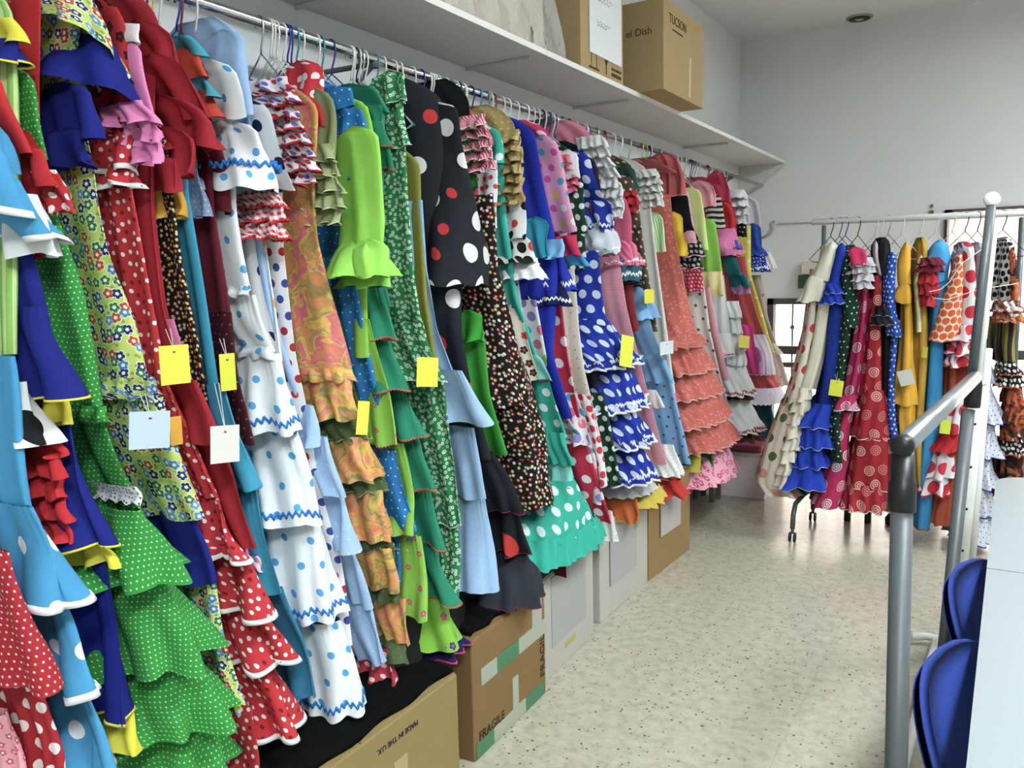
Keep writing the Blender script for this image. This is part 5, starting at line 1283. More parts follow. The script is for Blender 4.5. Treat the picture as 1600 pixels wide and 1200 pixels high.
G('coral printed dress with satin neck ruffle and many flounces', 'dress', 'w', [
    ('neck_ruffle', 'S', c('c0616a'), [(984, 1010, 240), (990, 1040, 252), (1000, 1056, 262)], {'o': .01, 'A': .09, 'amp': (.012, .02), 'lam': .06, 'trim': (c('e0a8a4'), .003, 'band')}),
    ('neck_ruffle', 'S', c('b85a60'), [(1020, 1046, 232), (1030, 1056, 270), (1036, 1058, 300)], {'o': .03, 'A': .07, 'amp': (.012, .02), 'lam': .05, 'trim': (c('e0a8a4'), .003, 'band')}),
    ('bodice', 'b', m_coral, [(1014, 1048, 300), (1022, 1052, 360), (1032, 1066, 430), (1036, 1080, 500), (1036, 1094, 540)], {'o': .02, 'amp': (.002, .005)}),
    ('flounce', 'f', m_coral, [(1036, 1094, 530), (1034, 1100, 546)], {'o': .03, 'trim': (c('e0c0b8'), .003, 'picot')}),
    ('flounce', 'f', m_coral, [(1034, 1094, 544), (1044, 1108, 570), (1048, 1114, 588)], {'o': .03, 'trim': (c('e0c0b8'), .004, 'picot'), 'amp': (.009, .024), 'lam': .055}),
    ('flounce', 'f', m_coral, [(1048, 1106, 584), (1050, 1120, 608), (1050, 1126, 628)], {'o': .03, 'trim': (c('e0c0b8'), .004, 'picot'), 'amp': (.009, .024), 'lam': .055}),
    ('flounce', 'f', m_coral, [(1052, 1116, 624), (1054, 1132, 650), (1056, 1140, 672)], {'o': .03, 'trim': (c('e0c0b8'), .004, 'picot'), 'amp': (.009, .024), 'lam': .055}),
    ('flounce', 'f', m_coral, [(1064, 1128, 668), (1068, 1146, 694), (1076, 1154, 710)], {'o': .03, 'trim': (c('e0c0b8'), .004, 'picot'), 'amp': (.009, .024), 'lam': .055})])
m_toile = flowers('e0a0b4', ['c43a60', 'd05878', 'c43a60'], .04, .014, 'e8b8c8', rnd=1.0)
G('pink and crimson toile skirt, lowest hem near the white cabinet', 'skirt', None, [
    ('skirt', 'F', m_toile, [(1092, 1128, 690), (1088, 1146, 735), (1080, 1154, 766)], {'o': .0, 'amp': (.003, .014)})], thing='flamenco_skirt')
G('yellow dress with gathered balloon sleeve, small in the row', 'dress', 'y', [
    ('sleeve', 'S', c('e8c01c'), [(1046, 1056, 330), (1046, 1062, 365), (1052, 1072, 380), (1054, 1068, 400)], {'o': .0, 'A': .05, 'amp': (.003, .008)})])
G('black dress with white dots and pink edged cuff ruffles', 'dress', 'k', [
    ('sleeve', 's', c('17191c'), [(1052, 1062, 296), (1056, 1076, 350), (1064, 1090, 372)], {'o': .02, 'A': .055}),
    ('sleeve_flounce', 'S', dots('17191c', ['b8bcc0'], .03, .009), [(1064, 1088, 368), (1062, 1100, 400)], {'o': .03, 'A': .06, 'trim': (c('d8a8b4'), .007, 'band')}),
    ('sleeve_flounce', 'S', dots('17191c', ['b8bcc0'], .03, .009), [(1066, 1092, 398), (1064, 1096, 420)], {'o': .025, 'A': .055, 'trim': (c('d8a8b4'), .007, 'band')}),
    ('cuff', 'S', dots('b82844', ['e8a8b8'], .02, .006), [(1068, 1094, 418), (1074, 1100, 456)], {'o': .02, 'A': .05}),
    ('skirt', 'b', dots('dadad2', ['5c5048'], .06, .008, .2), [(1078, 1090, 450), (1086, 1100, 520), (1098, 1124, 600), (1112, 1134, 640)], {'o': .0})])
G('pale pink dress with rose print sleeve and long skirt', 'dress', 'w', [
    ('sleeve', 's', flowers('e8b0c4', ['d05880'], .03, .006), [(1056, 1068, 290), (1066, 1078, 340), (1074, 1084, 380)], {'o': .02, 'A': .04}),
    ('skirt', 'b', c('dc98a4'), [(1080, 1104, 450), (1096, 1118, 530), (1108, 1134, 600)], {'o': .0})])
G('sheer lime and yellow dress with long gathered sleeve', 'dress', 'g', [
    ('sleeve', 's', c('cfe08a'), [(1066, 1088, 290), (1072, 1098, 340), (1078, 1104, 390)], {'o': .04, 'A': .055, 'amp': (.002, .006)}),
    ('sleeve_flounce', 'S', c('8cd04a'), [(1096, 1110, 340), (1104, 1114, 386), (1104, 1128, 425)], {'o': .045, 'A': .05, 'amp': (.002, .008)}),
    ('cuff', 'S', c('e6dc94'), [(1096, 1126, 424), (1096, 1130, 450), (1104, 1128, 463)], {'o': .045, 'A': .06}),
    ('skirt', 'b', c('d2d8c8'), [(1098, 1118, 400), (1106, 1128, 460)], {'o': .0})])
G('pale pink organza ruffle top of a narrow dress', 'dress', 'w', [
    ('neck_ruffle', 'S', c('e89ca8'), [(1080, 1104, 276), (1084, 1118, 296), (1090, 1112, 318)], {'o': .03, 'A': .07, 'amp': (.01, .016)})])
m_wh2 = c('e0e6e6')
G('white dress with red zigzag braid and brown edged flounces', 'dress', 'w', [
    ('bodice', 'b', m_wh2, [(1106, 1126, 430), (1112, 1134, 480), (1116, 1140, 530)], {'o': .02}),
    ('side_ruffle', 'r', m_wh2, [(1132, 1152, 472), (1134, 1156, 520), (1140, 1166, 575)], {'n_ruffles': 4, 'o': .04, 'A': .05, 'flare_out': .02}),
    ('flounce', 'f', m_wh2, [(1116, 1140, 524), (1122, 1148, 562)], {'o': .03, 'trim': (c('b03030'), .006, 'zig', .006)}),
    ('flounce', 'f', m_wh2, [(1130, 1160, 560), (1134, 1172, 600), (1138, 1178, 626)], {'o': .03, 'trim': (c('b03030'), .010, 'zig', .012)}),
    ('brown_frill', 'f', c('4c3428'), [(1140, 1174, 618), (1142, 1176, 632)], {'o': .025}),
    ('flounce', 'f', m_wh2, [(1144, 1168, 630), (1144, 1182, 660), (1146, 1192, 686)], {'o': .03, 'trim': (c('b03030'), .010, 'zig', .012)}),
    ('brown_frill', 'f', c('5c3430'), [(1148, 1186, 678), (1150, 1190, 700)], {'o': .02})])
G('crimson dress with black and white patterned neck and pink cuffs', 'dress', 'r', [
    ('neck_ruffle', 'S', c('b83054'), [(1112, 1124, 264), (1114, 1136, 290), (1120, 1134, 312)], {'o': .02, 'A': .05, 'amp': (.008, .012)}),
    ('sleeve', 's', stripes('d8d8d4', '2c2824', .03, 1), [(1104, 1120, 300), (1108, 1124, 330), (1110, 1130, 355)], {'o': .03, 'A': .05}),
    ('sleeve_flounce', 'S', c('c82830'), [(1122, 1140, 312), (1126, 1150, 340), (1130, 1150, 364)], {'o': .04, 'A': .05, 'amp': (.006, .012)}),
    ('cuff', 'S', c('d070a0'), [(1118, 1144, 354), (1112, 1160, 386), (1118, 1156, 398)], {'o': .04, 'A': .06, 'amp': (.006, .012)}),
    ('cuff', 'S', c('4450a0'), [(1126, 1152, 370), (1122, 1158, 388)], {'o': .05, 'A': .055}),
    ('skirt', 'b', c('b83050'), [(1106, 1128, 290), (1124, 1146, 380), (1130, 1150, 430)], {'o': .0, 'cap': 'shoulder'})])
G('dress with white lace ruffle sleeve at the far end of the row', 'dress', 'w', [
    ('lace_sleeve', 'r', lace('e6e6e8', 'c0c4c8'), [(1136, 1164, 292), (1140, 1172, 318), (1146, 1166, 346)], {'n_ruffles': 4, 'o': .04, 'A': .05}),
    ('cuff', 'S', dots('141414', ['c8c8c8'], .03, .005), [(1146, 1160, 345), (1144, 1166, 368)], {'o': .035, 'A': .045})])
G('yellow flowered dress near the far end of the row', 'dress', 'y', [
    ('bodice', 'b', dots('d8d048', ['e8e6c0'], .06, .01), [(1152, 1168, 350), (1150, 1170, 430), (1162, 1186, 480), (1170, 1200, 530), (1186, 1206, 560)], {'o': .02}),
    ('flounce', 'f', c('e2e0c8'), [(1186, 1212, 540), (1190, 1216, 556)], {'o': .03})])
G('blue dress with white lace edge, last on the long rail', 'dress', 'w', [
    ('sleeve', 'S', c('2848a8'), [(1168, 1184, 348), (1170, 1190, 384), (1170, 1198, 398)], {'o': .05, 'A': .05}),
    ('sleeve_flounce', 'S', dots('142c8c', ['b8c8e8'], .02, .004, .5), [(1170, 1192, 384), (1170, 1200, 424)], {'o': .05, 'A': .05, 'trim': (wtrim, .010, 'zig')}),
    ('lace_edge', 'r', lace(), [(1184, 1198, 388), (1192, 1212, 420)], {'o': .045, 'A': .04}),
    ('bodice', 'b', c('c8c8d0'), [(1162, 1180, 312), (1168, 1184, 350)], {'cap': 'shoulder', 'o': .02})])
G('teal dress with lilac cuff behind the yellow one', 'dress', 't', [
    ('sleeve', 's', c('1f7074'), [(1134, 1144, 400), (1140, 1156, 430)], {'o': .03, 'A': .045}),
    ('sleeve_flounce', 'S', c('1f7074'), [(1142, 1158, 425), (1144, 1170, 448)], {'o': .04, 'A': .05}),
    ('cuff', 'S', c('b878b0'), [(1144, 1168, 444), (1146, 1170, 460)], {'o': .035, 'A': .05}),
    ('skirt', 'b', c('1c5058'), [(1176, 1200, 620), (1184, 1206, 660), (1188, 1212, 705)], {'o': -.03})])
m_rg = stripes('c4242c', 'e8a0a0', .010, 0, .72)
G('red dress with fine white hatching and pleated white frills', 'dress', 'r', [
    ('bodice', 'b', m_rg, [(1142, 1158, 400), (1148, 1172, 460), (1158, 1184, 500), (1172, 1190, 530)], {'o': .01}),
    ('pleated_frill', 'g', c('dcd4e0'), [(1168, 1196, 526), (1172, 1206, 560), (1180, 1212, 592)], {'o': .02, 'lam': .02, 'amp': (.003, .006)}),
    ('flounce', 'b', m_rg, [(1178, 1208, 586), (1184, 1220, 618)], {'o': .02}),
    ('pleated_frill', 'g', c('dcd8e0'), [(1184, 1220, 612), (1186, 1228, 638)], {'o': .03, 'lam': .02, 'amp': (.003, .006)})])
G('magenta and lilac dress with bow ruffles among the last ones', 'dress', 'r', [
    ('flounce', 'S', c('c83080'), [(1152, 1166, 510), (1154, 1176, 546), (1164, 1180, 590)], {'o': .01, 'A': .06, 'amp': (.006, .012)}),
    ('flounce', 'S', c('c890cc'), [(1166, 1180, 545), (1168, 1192, 572), (1172, 1190, 590)], {'o': .015, 'A': .05, 'amp': (.006, .012)})])
G('beige plain dress with a red dot, longest at the far end', 'dress', 'g', [
    ('skirt', 'b', dots('b5a79a', ['c8503c'], .12, .010), [(1168, 1184, 430), (1176, 1200, 500), (1190, 1220, 560), (1200, 1232, 610)], {'o': .0})])
G('cream slip hem with red and green edging under the blue dotted dress', 'skirt', None, [
    ('skirt', 'f', c('c8b43c'), [(968, 1030, 776), (966, 1036, 806)], {'o': -.015, 'trim': (c('b83028'), .004, 'band')}),
    ('hem', 'f', c('c03028'), [(1024, 1064, 762), (1030, 1076, 790)], {'o': -.012}),
    ('hem', 'f', c('b85a24'), [(958, 990, 790), (962, 998, 832)], {'o': -.02, 'trim': (c('9aa83c'), .004, 'band')})], thing='flamenco_skirt')
G('yellow and green skirt hem behind the sky blue dress', 'skirt', None, [
    ('skirt', 'b', c('bcb42c'), [(1062, 1096, 715), (1064, 1094, 750)], {'o': -.02}),
    ('side_panel', 'b', c('2c6c34'), [(1088, 1102, 715), (1090, 1104, 746)], {'o': -.02})], thing='flamenco_skirt')
G('plum dress deep in the row behind the emerald flounces', 'dress', 'k', [
    ('skirt', 'b', c('50162c'), [(640, 664, 640), (650, 676, 740), (662, 690, 840), (676, 720, 900)], {'o': -.05})])
G('black long skirt hanging low over the nearest cardboard box', 'skirt', None, [
    ('skirt', 'F', c('121416'), [(560, 700, 940), (540, 730, 1010), (530, 722, 1050)], {'o': -.06, 'amp': (.002, .01)})], thing='flamenco_skirt')
G('dark red hem with pale dots under the pale blue pleats', 'skirt', None, [
    ('hem', 'f', dots('a02834', ['d8b8b8'], .03, .007), [(556, 606, 1030), (560, 612, 1088)], {'o': -.02})], thing='flamenco_skirt')

# paper price tags
paper_tag('bright yellow paper tag on a string beside the black flowered dress', 252, 293, 539, 601, 'efe81c', .07)
paper_tag('large pale blue-white paper tag on the small-flowered lime dress', 204, 262, 642, 702, 'b9cde2', .09, tilt=.10)
paper_tag('white square tag at the hem corner of the crimson dress', 331, 371, 664, 724, 'dcdad2', .10, tilt=.08, string=.08)
paper_tag('orange-yellow tag half hidden behind the large pale tag', 266, 283, 650, 696, 'd8a020', .04, string=0)
paper_tag('yellow tag seen edge-on against the wine red dress', 345, 366, 552, 611, 'd8dc18', .04)
paper_tag('yellow tag on the green dress strewn with white flowers', 654, 681, 558, 605, 'f0ec1c', .08, string=0, tilt=.12)
paper_tag('narrow yellow tag at the side of the orange paisley dress', 559, 574, 626, 680, 'eef01c', .06, string=0, tilt=.18)
paper_tag('small yellow tag on the blue dress with big white dots', 972, 986, 524, 574, 'e6e820', .09, string=0, tilt=.2)
paper_tag('little white tag on the coral printed dress', 1034, 1049, 533, 554, 'd8e0e4', .07)
paper_tag('small yellow tag on the white dress with red braid', 1157, 1168, 524, 544, 'f0e41c', .08, string=0, tilt=.12)
paper_tag('tiny yellow tag against the long cream dress', 1009, 1019, 452, 474, 'e4dc1c', .05, string=0)
# ------------------------------------------------------------------ the wheeled rack near the window
t = tag(empty('wheeled_clothes_rack'), 'wheeled rack with a white top bar carrying dresses before the window', 'clothes rack')
def rp(a, w, z): return RIGHT.pt(a, w, z)
LR = 2.1
MB().tube([rp(-.0, 0, _zr), rp(LR, 0, _zr)], .0155, 16).build('top_bar', M_WTUBE, t, True)
aU = 1.0
for _ in range(40): aU += (1592 - proj(RIGHT.pt(aU, 0, 1.35))) / 420.0 * .6
for a in (.06, aU):
    MB().tube([rp(a, .018, .17), rp(a, .018, _zr - .02)], .011, 12).build('upright', M_GREYTUBE, t, True)
    MB().tube([rp(a + .0, -.018, .17), rp(a, -.018, _zr - .02)], .007, 12).build('upright_rail', M_GREYTUBE, t, True)
c0, c1 = onz(1238, 838, .03), onz(1270, 806, .03)
for a0 in (0, LR - .75):
    f0 = np.array(c0) + RIGHT.u * a0; f1 = np.array(c1) + RIGHT.u * a0
    mid = (f0 + f1) / 2; top0 = f0 + (mid - f0) * .45; top1 = f1 + (mid - f1) * .45
    pts = [(f0[0], f0[1], .07), (f0[0] + (mid - f0)[0] * .05, f0[1] + (mid - f0)[1] * .05, .14), (f0[0] + (mid - f0)[0] * .25, f0[1] + (mid - f0)[1] * .25, .19), (mid[0], mid[1], .20),
           (f1[0] + (mid - f1)[0] * .25, f1[1] + (mid - f1)[1] * .25, .19), (f1[0] + (mid - f1)[0] * .05, f1[1] + (mid - f1)[1] * .05, .14), (f1[0], f1[1], .07)]
    MB().tube(pts, .0125, 12).build('base_tube', M_GREYTUBE, t, True)
    MB().tube([(mid[0], mid[1], .2), tuple(rp(a0 + .06, 0, .24))], .011, 10).build('post_foot', M_GREYTUBE, t, True)
    for q in (f0, f1):
        cst = MB().tube([(q[0], q[1], .045), (q[0], q[1], .075)], .008, 8).build('caster', M_GREYTUBE, t)
        for s in (-.012, .012):
            mm = Matrix.Translation((q[0] + s, q[1], .026)) @ Matrix.Rotation(PI / 2, 4, 'Y')
            MB().lathe([(.008, -.005), (.025, -.004), (.026, 0), (.025, .004), (.008, .005)], (0, 0, 0), 20, mm).build('wheel', M_BLACK, cst, True)
MB().tube([rp(.03, 0, .2), rp(LR - .7, 0, .2)], .010, 10).build('base_crossbar', M_GREYTUBE, t, True)
# a second low base behind with dark square feet
t = tag(empty('rack_base'), 'low dark footed rack base standing under the red circle dress', 'rack base')
feet = [onz(1324, 813, .0), onz(1356, 816, .0), onz(1392, 818, .0)]
for q in feet[:2]:
    MB().box((q[0] - .016, q[1] - .016, 0), (q[0] + .016, q[1] + .016, .16)).build('foot', plain('2e3030', .5, .3, False), t)
q = feet[2]; MB().lathe([(.01, 0), (.03, 0), (.032, .03), (.012, .06)], (q[0], q[1], 0), 16).build('foot', plain('2e3030', .5, .3, False), t, True)
MB().box((feet[0][0] - .02, feet[0][1] - .016, .16), (feet[2][0] + .02, feet[0][1] + .016, .19)).build('base_beam', plain('2e3030', .5, .3, False), t)
t = tag(empty('stool'), 'small stool with grey legs under the pink toile skirt', 'stool')
for px_ in ((1087, 779), (1112, 784), (1099, 774), (1122, 779)):
    q = onz(*px_, 0); MB().box((q[0] - .014, q[1] - .014, 0), (q[0] + .014, q[1] + .014, .30)).build('leg', plain('6a5c54', .5, .3, False), t)
q0 = onz(1085, 784, 0); q1 = onz(1124, 773, 0)
MB().box((q0[0] - .03, min(q0[1], q1[1]) - .03, .30), (q1[0] + .03, max(q0[1], q1[1]) + .03, .32)).build('seat', plain('6a5c54', .5, .3, False), t)

R_ = RIGHT
def GR(label, cat, hang, parts, **k): return G(label, cat, hang, parts, rk=RIGHT, **k)
m_dkg = dots('0f3424', ['d0e0d8'], .032, .0042, .3)
m_mag = rings('b01c54', ['e8d8dc', 'd8a8b8', 'a8c8d4', 'e0c8d0'], .10, .028)
m_circ = rings('9c1a28', ['dca8a0', 'c87870'], .085, .026)
m_bdot = dots('1a48b0', ['c4d8f0'], .024, .0055, .4)
GR('white dress with red and green ovals at the end of the wheeled rack', 'dress', None, [
    ('bodice', 'b', dots('d2ccbc', ['b83030', 'c03060', '2c6c3c'], .10, .024, .3), [(1266, 1282, 420), (1256, 1276, 520), (1240, 1262, 590), (1224, 1250, 640)], {}),
    ('skirt', 'b', dots('d2ccbc', ['b83030', 'c88878', '4c6c3c'], .10, .024, .3), [(1222, 1250, 636), (1196, 1236, 700), (1182, 1230, 756), (1190, 1260, 778)], {'o': -.01})])
m_crm = c('d9d6c0')
GR('cream dress with wide bell sleeve and narrow ruffle tiers', 'dress', 'k', [
    ('sleeve', 's', m_crm, [(1292, 1308, 384), (1278, 1300, 410), (1262, 1294, 440)], {'o': .04, 'A': .05}),
    ('sleeve_flounce', 'S', m_crm, [(1262, 1292, 436), (1250, 1288, 458), (1243, 1284, 472)], {'o': .05, 'A': .06, 'amp': (.003, .012)}),
    ('bodice', 'b', m_crm, [(1284, 1312, 390), (1274, 1298, 470), (1262, 1286, 560), (1250, 1274, 610)], {'cap': 'shoulder', 'amp': (.003, .008)}),
    ('ruffle', 'r', m_crm, [(1238, 1272, 606), (1228, 1260, 650), (1218, 1250, 700), (1204, 1240, 762)], {'n_ruffles': 8, 'o': .02, 'A': .12, 'flare_out': .02, 'lam': .05})])
GR('royal blue dress with white corded spiral cuff and five flounces', 'dress', 'b', [
    ('shoulder', 's', c('1c3cb0'), [(1306, 1322, 386), (1300, 1316, 420), (1292, 1312, 446)], {'o': .03, 'A': .05}),
    ('sleeve_flounce', 'r', c('1c3cb0'), [(1288, 1314, 442), (1280, 1320, 474)], {'n_ruffles': 2, 'o': .05, 'A': .06, 'trim': (c('a8b4e0'), .003, 'band'), 'flare_out': .02}),
    ('bodice', 'b', c('14308c'), [(1298, 1322, 440), (1292, 1314, 520), (1282, 1308, 600), (1274, 1302, 640)], {'o': -.005}),
    ('flounce', 'f', c('1c3cb0'), [(1272, 1300, 632), (1254, 1300, 654), (1246, 1302, 670)], {'o': .01, 'trim': (c('a8b0c8'), .003, 'band')}),
    ('flounce', 'f', c('1c3cb0'), [(1256, 1294, 662), (1246, 1300, 688), (1240, 1304, 702)], {'o': .015, 'trim': (c('a8b0c8'), .003, 'band')}),
    ('flounce', 'f', c('1c3cb0'), [(1252, 1284, 694), (1238, 1290, 718), (1230, 1294, 732)], {'o': .015, 'trim': (c('a8b0c8'), .003, 'band')}),
    ('flounce', 'F', c('1c3cb0'), [(1240, 1280, 724), (1226, 1286, 750), (1218, 1292, 766)], {'o': .02, 'trim': (c('a8b0c8'), .003, 'band')})])
GR('dark green dress with white dots and long puffed sleeve', 'dress', 'b', [
    ('sleeve', 's', m_dkg, [(1312, 1334, 400), (1314, 1342, 440), (1316, 1342, 490), (1318, 1338, 512)], {'o': .03, 'A': .055}),
    ('skirt', 'b', m_dkg, [(1318, 1342, 396), (1308, 1330, 520), (1296, 1318, 600), (1288, 1316, 658), (1296, 1320, 740)], {'cap': 'shoulder'})])
GR('magenta dress printed with circles and a silvery ruffled neck', 'dress', 'k', [
    ('neck_ruffle', 'r', c('b8b4bc'), [(1318, 1368, 402), (1322, 1366, 420), (1330, 1362, 450)], {'n_ruffles': 4, 'o': .05, 'A': .08, 'flare_out': .03, 'amp': (.004, .016), 'trim': (c('dcd8dc'), .003, 'band')}),
    ('neck_bow', 'S', c('c02458'), [(1324, 1350, 394), (1332, 1352, 414)], {'o': .09, 'A': .03, 'amp': (.006, .01)}),
    ('bodice', 'b', m_mag, [(1330, 1360, 400), (1340, 1356, 470), (1326, 1346, 560), (1316, 1338, 625)], {}),
    ('flounce', 'f', m_mag, [(1312, 1338, 618), (1304, 1334, 642)], {'o': .03, 'trim': (c('c8c0c4'), .006, 'band')}),
    ('skirt', 'b', m_mag, [(1310, 1334, 644), (1300, 1326, 690), (1296, 1322, 728)], {'o': .0}),
    ('flounce', 'f', m_mag, [(1296, 1324, 724), (1282, 1320, 766), (1266, 1308, 796)], {'o': .02, 'amp': (.003, .010)})])
GR('crimson dress printed with spiral circles and cream bound tiers', 'dress', 'w', [
    ('bodice', 'b', m_circ, [(1360, 1376, 430), (1352, 1376, 520), (1348, 1378, 580), (1342, 1382, 620)], {'o': .01}),
    ('flounce', 'b', m_circ, [(1344, 1382, 610), (1336, 1388, 650), (1330, 1392, 688)], {'o': .02, 'trim': (c('d8c0b0'), .005, 'band')}),
    ('flounce', 'b', m_circ, [(1334, 1390, 684), (1326, 1396, 730), (1320, 1400, 768)], {'o': .02, 'trim': (c('d8c0b0'), .005, 'band'), 'amp': (.003, .010)}),
    ('flounce', 'f', m_circ, [(1322, 1396, 760), (1312, 1402, 784), (1306, 1404, 802)], {'o': .02, 'trim': (c('d8c0b0'), .005, 'band')}),
    ('strap_trim', 's', c('b8a8b0'), [(1366, 1371, 378), (1366, 1372, 410), (1370, 1378, 430)], {'o': .02, 'A': .03})])
GR('black dress with grey corded black rosette cuff', 'dress', 'w', [
    ('sleeve', 's', c('1c1e24'), [(1372, 1388, 386), (1372, 1392, 430)], {'o': .02, 'A': .05}),
    ('bodice', 'b', c('14161c'), [(1366, 1392, 384), (1370, 1398, 500), (1370, 1396, 620)], {'cap': 'shoulder', 'o': -.02}),
    ('sleeve_ruffle', 'r', c('1c1e24'), [(1366, 1390, 478), (1362, 1396, 508)], {'n_ruffles': 2, 'o': .05, 'A': .05, 'trim': (c('98a0a4'), .002, 'band'), 'flare_out': .02})])
GR('blue dress with dense white dots between black and yellow ones', 'dress', 'g', [
    ('sleeve', 's', m_bdot, [(1384, 1400, 400), (1380, 1400, 440), (1382, 1402, 490), (1384, 1410, 526)], {'o': .035, 'A': .05}),
    ('skirt', 'b', m_bdot, [(1388, 1406, 500), (1382, 1398, 590), (1378, 1402, 660), (1388, 1412, 720), (1396, 1420, 780)], {'o': .0})])
m_y = c('e0a81c')
GR('bright yellow dress with a gathered balloon cuff', 'dress', 'w', [
    ('sleeve', 's', m_y, [(1408, 1420, 382), (1402, 1424, 410), (1402, 1424, 445)], {'o': .04, 'A': .05}),
    ('balloon_cuff', 'S', m_y, [(1404, 1420, 444), (1394, 1428, 464), (1398, 1424, 474)], {'o': .05, 'A': .05, 'amp': (.004, .008)}),
    ('skirt', 'b', m_y, [(1406, 1424, 470), (1402, 1426, 560), (1396, 1434, 600), (1386, 1442, 634)], {'o': .01, 'cap': None}),
    ('hem_ruffle', 'g', m_y, [(1400, 1432, 626), (1402, 1430, 690)], {'o': .0, 'lam': .05, 'amp': (.003, .010)})])
GR('mustard dress with cream piping hanging behind the yellow one', 'dress', 'w', [
    ('skirt', 'b', c('b8902c'), [(1432, 1448, 384), (1424, 1446, 450), (1424, 1450, 560), (1420, 1440, 700), (1426, 1440, 760)], {'cap': 'shoulder', 'o': -.01}),
    ('piping', 's', c('c8c4a0'), [(1438, 1442, 400), (1428, 1434, 440), (1430, 1436, 520)], {'o': .02, 'A': .02})])
m_sky = c('2f8cc4')
GR('sky blue dress with dark red petal ruffles at the shoulder', 'dress', 'w', [
    ('shoulder', 's', c('3a9cd8'), [(1452, 1480, 384), (1444, 1486, 404), (1440, 1480, 440)], {'o': .02, 'A': .07}),
    ('petal_ruffle', 'r', c('6c1c2c'), [(1436, 1472, 402), (1432, 1476, 424)], {'n_ruffles': 2, 'o': .06, 'A': .05, 'flare_out': .03, 'amp': (.006, .02)}),
    ('petal_ruffle', 'r', c('a82030'), [(1434, 1466, 424), (1434, 1470, 450), (1440, 1460, 478)], {'n_ruffles': 3, 'o': .055, 'A': .05, 'flare_out': .03, 'amp': (.006, .016)}),
    ('skirt', 'b', m_sky, [(1450, 1484, 400), (1450, 1476, 480), (1444, 1472, 560), (1438, 1470, 640), (1432, 1462, 720), (1430, 1456, 800), (1428, 1452, 830)], {'cap': 'shoulder', 'trim': (c('a83050'), .005, 'band'), 'amp': (.003, .008)})])
GR('orange dress with pale ring print, flared short sleeve', 'dress', 'w', [
    ('wide_sleeve', 's', dots('e6d0b8', ['d05a28'], .036, .0165), [(1490, 1502, 396), (1480, 1506, 440), (1466, 1504, 490), (1450, 1500, 534)], {'o': .05, 'A': .06}),
    ('skirt', 'b', c('a04a28'), [(1474, 1500, 520), (1472, 1496, 620), (1460, 1500, 740), (1452, 1488, 822)], {'o': -.02})])
m_wred = dots('dcd6da', ['bc2038'], .085, .030, .15)
GR('white dress with very large red dots and red bound tiers', 'dress', 'k', [
    ('bodice', 'b', m_wred, [(1502, 1524, 390), (1498, 1524, 450), (1494, 1522, 512)], {'cap': 'shoulder', 'o': .02}),
    ('flounce', 'f', m_wred, [(1490, 1522, 508), (1484, 1524, 534)], {'o': .04, 'trim': (c('a81c34'), .006, 'band')}),
    ('flounce', 'f', m_wred, [(1486, 1520, 530), (1478, 1524, 556)], {'o': .04, 'trim': (c('a81c34'), .006, 'band')}),
    ('flounce', 'f', m_wred, [(1480, 1518, 552), (1472, 1522, 574)], {'o': .04, 'trim': (c('a81c34'), .006, 'band')}),
    ('skirt', 'b', c('8c3028'), [(1484, 1512, 570), (1480, 1510, 640)], {'o': .0}),
    ('flounce', 'f', m_wred, [(1480, 1512, 620), (1470, 1514, 678)], {'o': .03, 'trim': (c('a81c34'), .006, 'band')}),
    ('red_flounce', 'f', c('b81e28'), [(1470, 1504, 672), (1450, 1496, 708)], {'o': .04, 'amp': (.002, .008)}),
    ('flounce', 'f', m_wred, [(1456, 1490, 704), (1440, 1492, 748)], {'o': .03}),
    ('flounce', 'f', m_wred, [(1440, 1480, 744), (1432, 1484, 776)], {'o': .03, 'trim': (c('b01c2c'), .010, 'band')}),
    ('underskirt', 'g', c('98422c'), [(1450, 1484, 770), (1450, 1480, 822)], {'o': -.01})])
m_wn = dots('ccd0e0', ['2c3050'], .022, .0028)
GR('white dress with fine navy dots and blue edged flounces', 'dress', 'k', [
    ('bodice', 'b', dots('a8a8b4', ['5c5c6c'], .02, .002), [(1522, 1540, 392), (1520, 1536, 450), (1520, 1540, 560), (1524, 1560, 600)], {'cap': 'shoulder', 'o': -.01}),
    ('flounce', 'f', m_wn, [(1520, 1548, 600), (1514, 1558, 640), (1510, 1566, 664)], {'o': .02, 'trim': (c('2430a0'), .006, 'band')}),
    ('flounce', 'f', m_wn, [(1516, 1550, 660), (1506, 1556, 700), (1500, 1564, 718)], {'o': .02, 'trim': (c('2430a0'), .006, 'band')}),
    ('flounce', 'f', m_wn, [(1508, 1546, 714), (1500, 1554, 750), (1494, 1560, 766)], {'o': .02, 'trim': (c('2430a0'), .006, 'band')}),
    ('flounce', 'f', m_wn, [(1500, 1546, 762), (1496, 1550, 810)], {'o': .02, 'trim': (c('2430a0'), .006, 'band')}),
    ('flounce', 'f', m_wn, [(1496, 1546, 806), (1490, 1552, 854)], {'o': .02, 'trim': (c('2430a0'), .006, 'band')})])
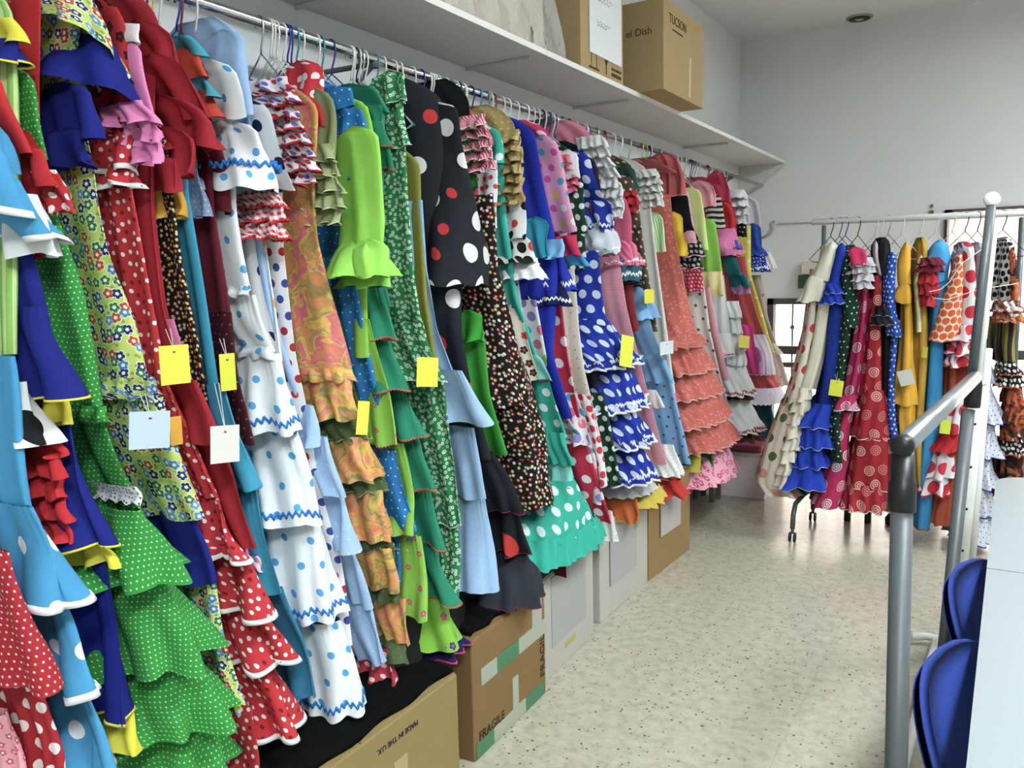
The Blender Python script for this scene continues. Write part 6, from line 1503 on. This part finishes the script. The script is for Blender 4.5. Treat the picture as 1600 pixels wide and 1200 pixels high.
GR('black and white spotted dress with orange and yellow ruffles', 'dress', 'k', [
    ('bodice', 'b', dots('cfccc4', ['17161a', '17161a'], .034, .013, .2), [(1562, 1584, 384), (1556, 1586, 430), (1552, 1590, 470)], {'cap': 'shoulder', 'o': .01}),
    ('side_panel', 's', paisley(['201818', 'a84820', 'c86828', '181418'], 20.), [(1576, 1586, 390), (1576, 1592, 450), (1580, 1592, 478)], {'o': .04, 'A': .03}),
    ('ruffle', 'r', paisley(['1c1a20', 'a8a028', 'c85828', '1c1a20', 'd8d8d0'], 24.), [(1550, 1596, 470), (1550, 1604, 504)], {'n_ruffles': 2, 'o': .04, 'A': .08, 'trim': (c('b84828'), .006, 'band')}),
    ('skirt', 'b', stripes('8c8830', '281828', .05), [(1562, 1586, 500), (1562, 1586, 570)], {'o': .0}),
    ('ruffle', 'r', dots('17161a', ['d8d4cc'], .024, .008, .3), [(1556, 1590, 566), (1552, 1600, 606)], {'n_ruffles': 2, 'o': .03, 'A': .09, 'trim': (c('b04428'), .006, 'band')}),
    ('ruffle', 'r', paisley(['b04420', '201618', 'c85c28', '401c18'], 16.), [(1562, 1600, 604), (1560, 1612, 690)], {'n_ruffles': 3, 'o': .02, 'A': .10}),
    ('ruffle', 'r', dots('17161a', ['d8d4cc'], .024, .008, .3), [(1562, 1604, 676), (1560, 1612, 712)], {'n_ruffles': 1, 'o': .03, 'A': .10, 'trim': (c('b04428'), .006, 'band')}),
    ('skirt', 'f', paisley(['c86020', '201618', 'd06c28', '201618'], 16.), [(1564, 1604, 706), (1562, 1616, 790)], {'o': .0})])
# thin white string lines looped between the dresses are the hanging loops of the big-dot dress
o = MB()
pts = [RIGHT.pt(*(lambda h: (h[0], RIGHT.front(h[1]) + .09, h[1]))(RIGHT.hit(px_, py_, .09))) for px_, py_ in ((1536, 388), (1502, 412), (1484, 440), (1470, 452), (1452, 456), (1458, 466), (1480, 468), (1512, 458), (1530, 452), (1590, 443))]
o.tube(pts, .0022, 6)
tag(o.build('loose_cord', HC['w'], smooth=True), 'loose white cord trailing across the orange and big-dot dresses', 'cord')
paper_tag('yellow tag beside the dark green dotted dress on the wheeled rack', 1296, 1317, 594, 619, 'e4ec1c', .07, rk=RIGHT, tilt=.12)
paper_tag('white tag pinned on the bright yellow dress', 1404, 1427, 578, 602, 'd4d8d0', .08, rk=RIGHT, string=0, tilt=-.3)
paper_tag('yellow tag by the big-dot dress, next to the grey post', 1469, 1485, 656, 678, 'd8ec1c', .09, rk=RIGHT, string=0, tilt=.06)
paper_tag('dull yellow tag on the mustard dress', 1441, 1449, 542, 559, 'b8b030', .05, rk=RIGHT, string=0, tilt=.1)

# extra hangers visible between the garments on the chrome rail
def rail_s(px_):
    s = 1.0
    for _ in range(40): s += (px_ - proj(np.array([XRL, s, ZRL]))) / 420.0 * .6
    return s
for px_, cc, lb in [(232, 'y', 'yellow wire hanger, empty, at the near end of the chrome rail'), (272, 'b', 'dark blue wire hanger with twisted neck near the teal collar'),
    (516, 'b', 'blue wire hanger in front of the rail bracket, before the green dresses')]:
    hanger(LEFT, rail_s(px_), HC[cc], lb, yaw=random.uniform(-.3, .3))
for px_, cc in [(402, 'g'), (421, 'w'), (437, 'w'), (450, 'b'), (458, 't'), (492, 'w'), (548, 'w'), (557, 'w'), (583, 't'), (596, 'w'), (622, 'w'), (642, 'w'), (655, 'b'), (668, 'w'), (682, 'w'), (695, 'w'), (709, 'w'), (722, 'w'),
                (733, 'k'), (746, 't'), (758, 't'), (769, 'r'), (791, 'w'), (804, 'w'), (821, 'w'), (838, 'w'), (848, 'w'), (856, 'b'), (866, 'g'), (876, 'g'), (887, 'k'), (899, 'w'), (913, 'w'), (930, 'g'), (942, 'r'), (956, 'w'), (968, 'g'), (981, 'g'), (1000, 'g'), (1068, 'g'), (1078, 'k'), (1090, 'g')]:
    hanger(LEFT, rail_s(px_) + .006, HC[cc], HN[cc] + ' wire hanger crowded among others on the chrome rail', yaw=random.uniform(-.3, .3))
for o in list(COL.objects):
    if o.get('label', '').endswith('crowded among others on the chrome rail'): o['group'] = o['label'].split(' wire')[0] + ' hangers crowded on the chrome rail'
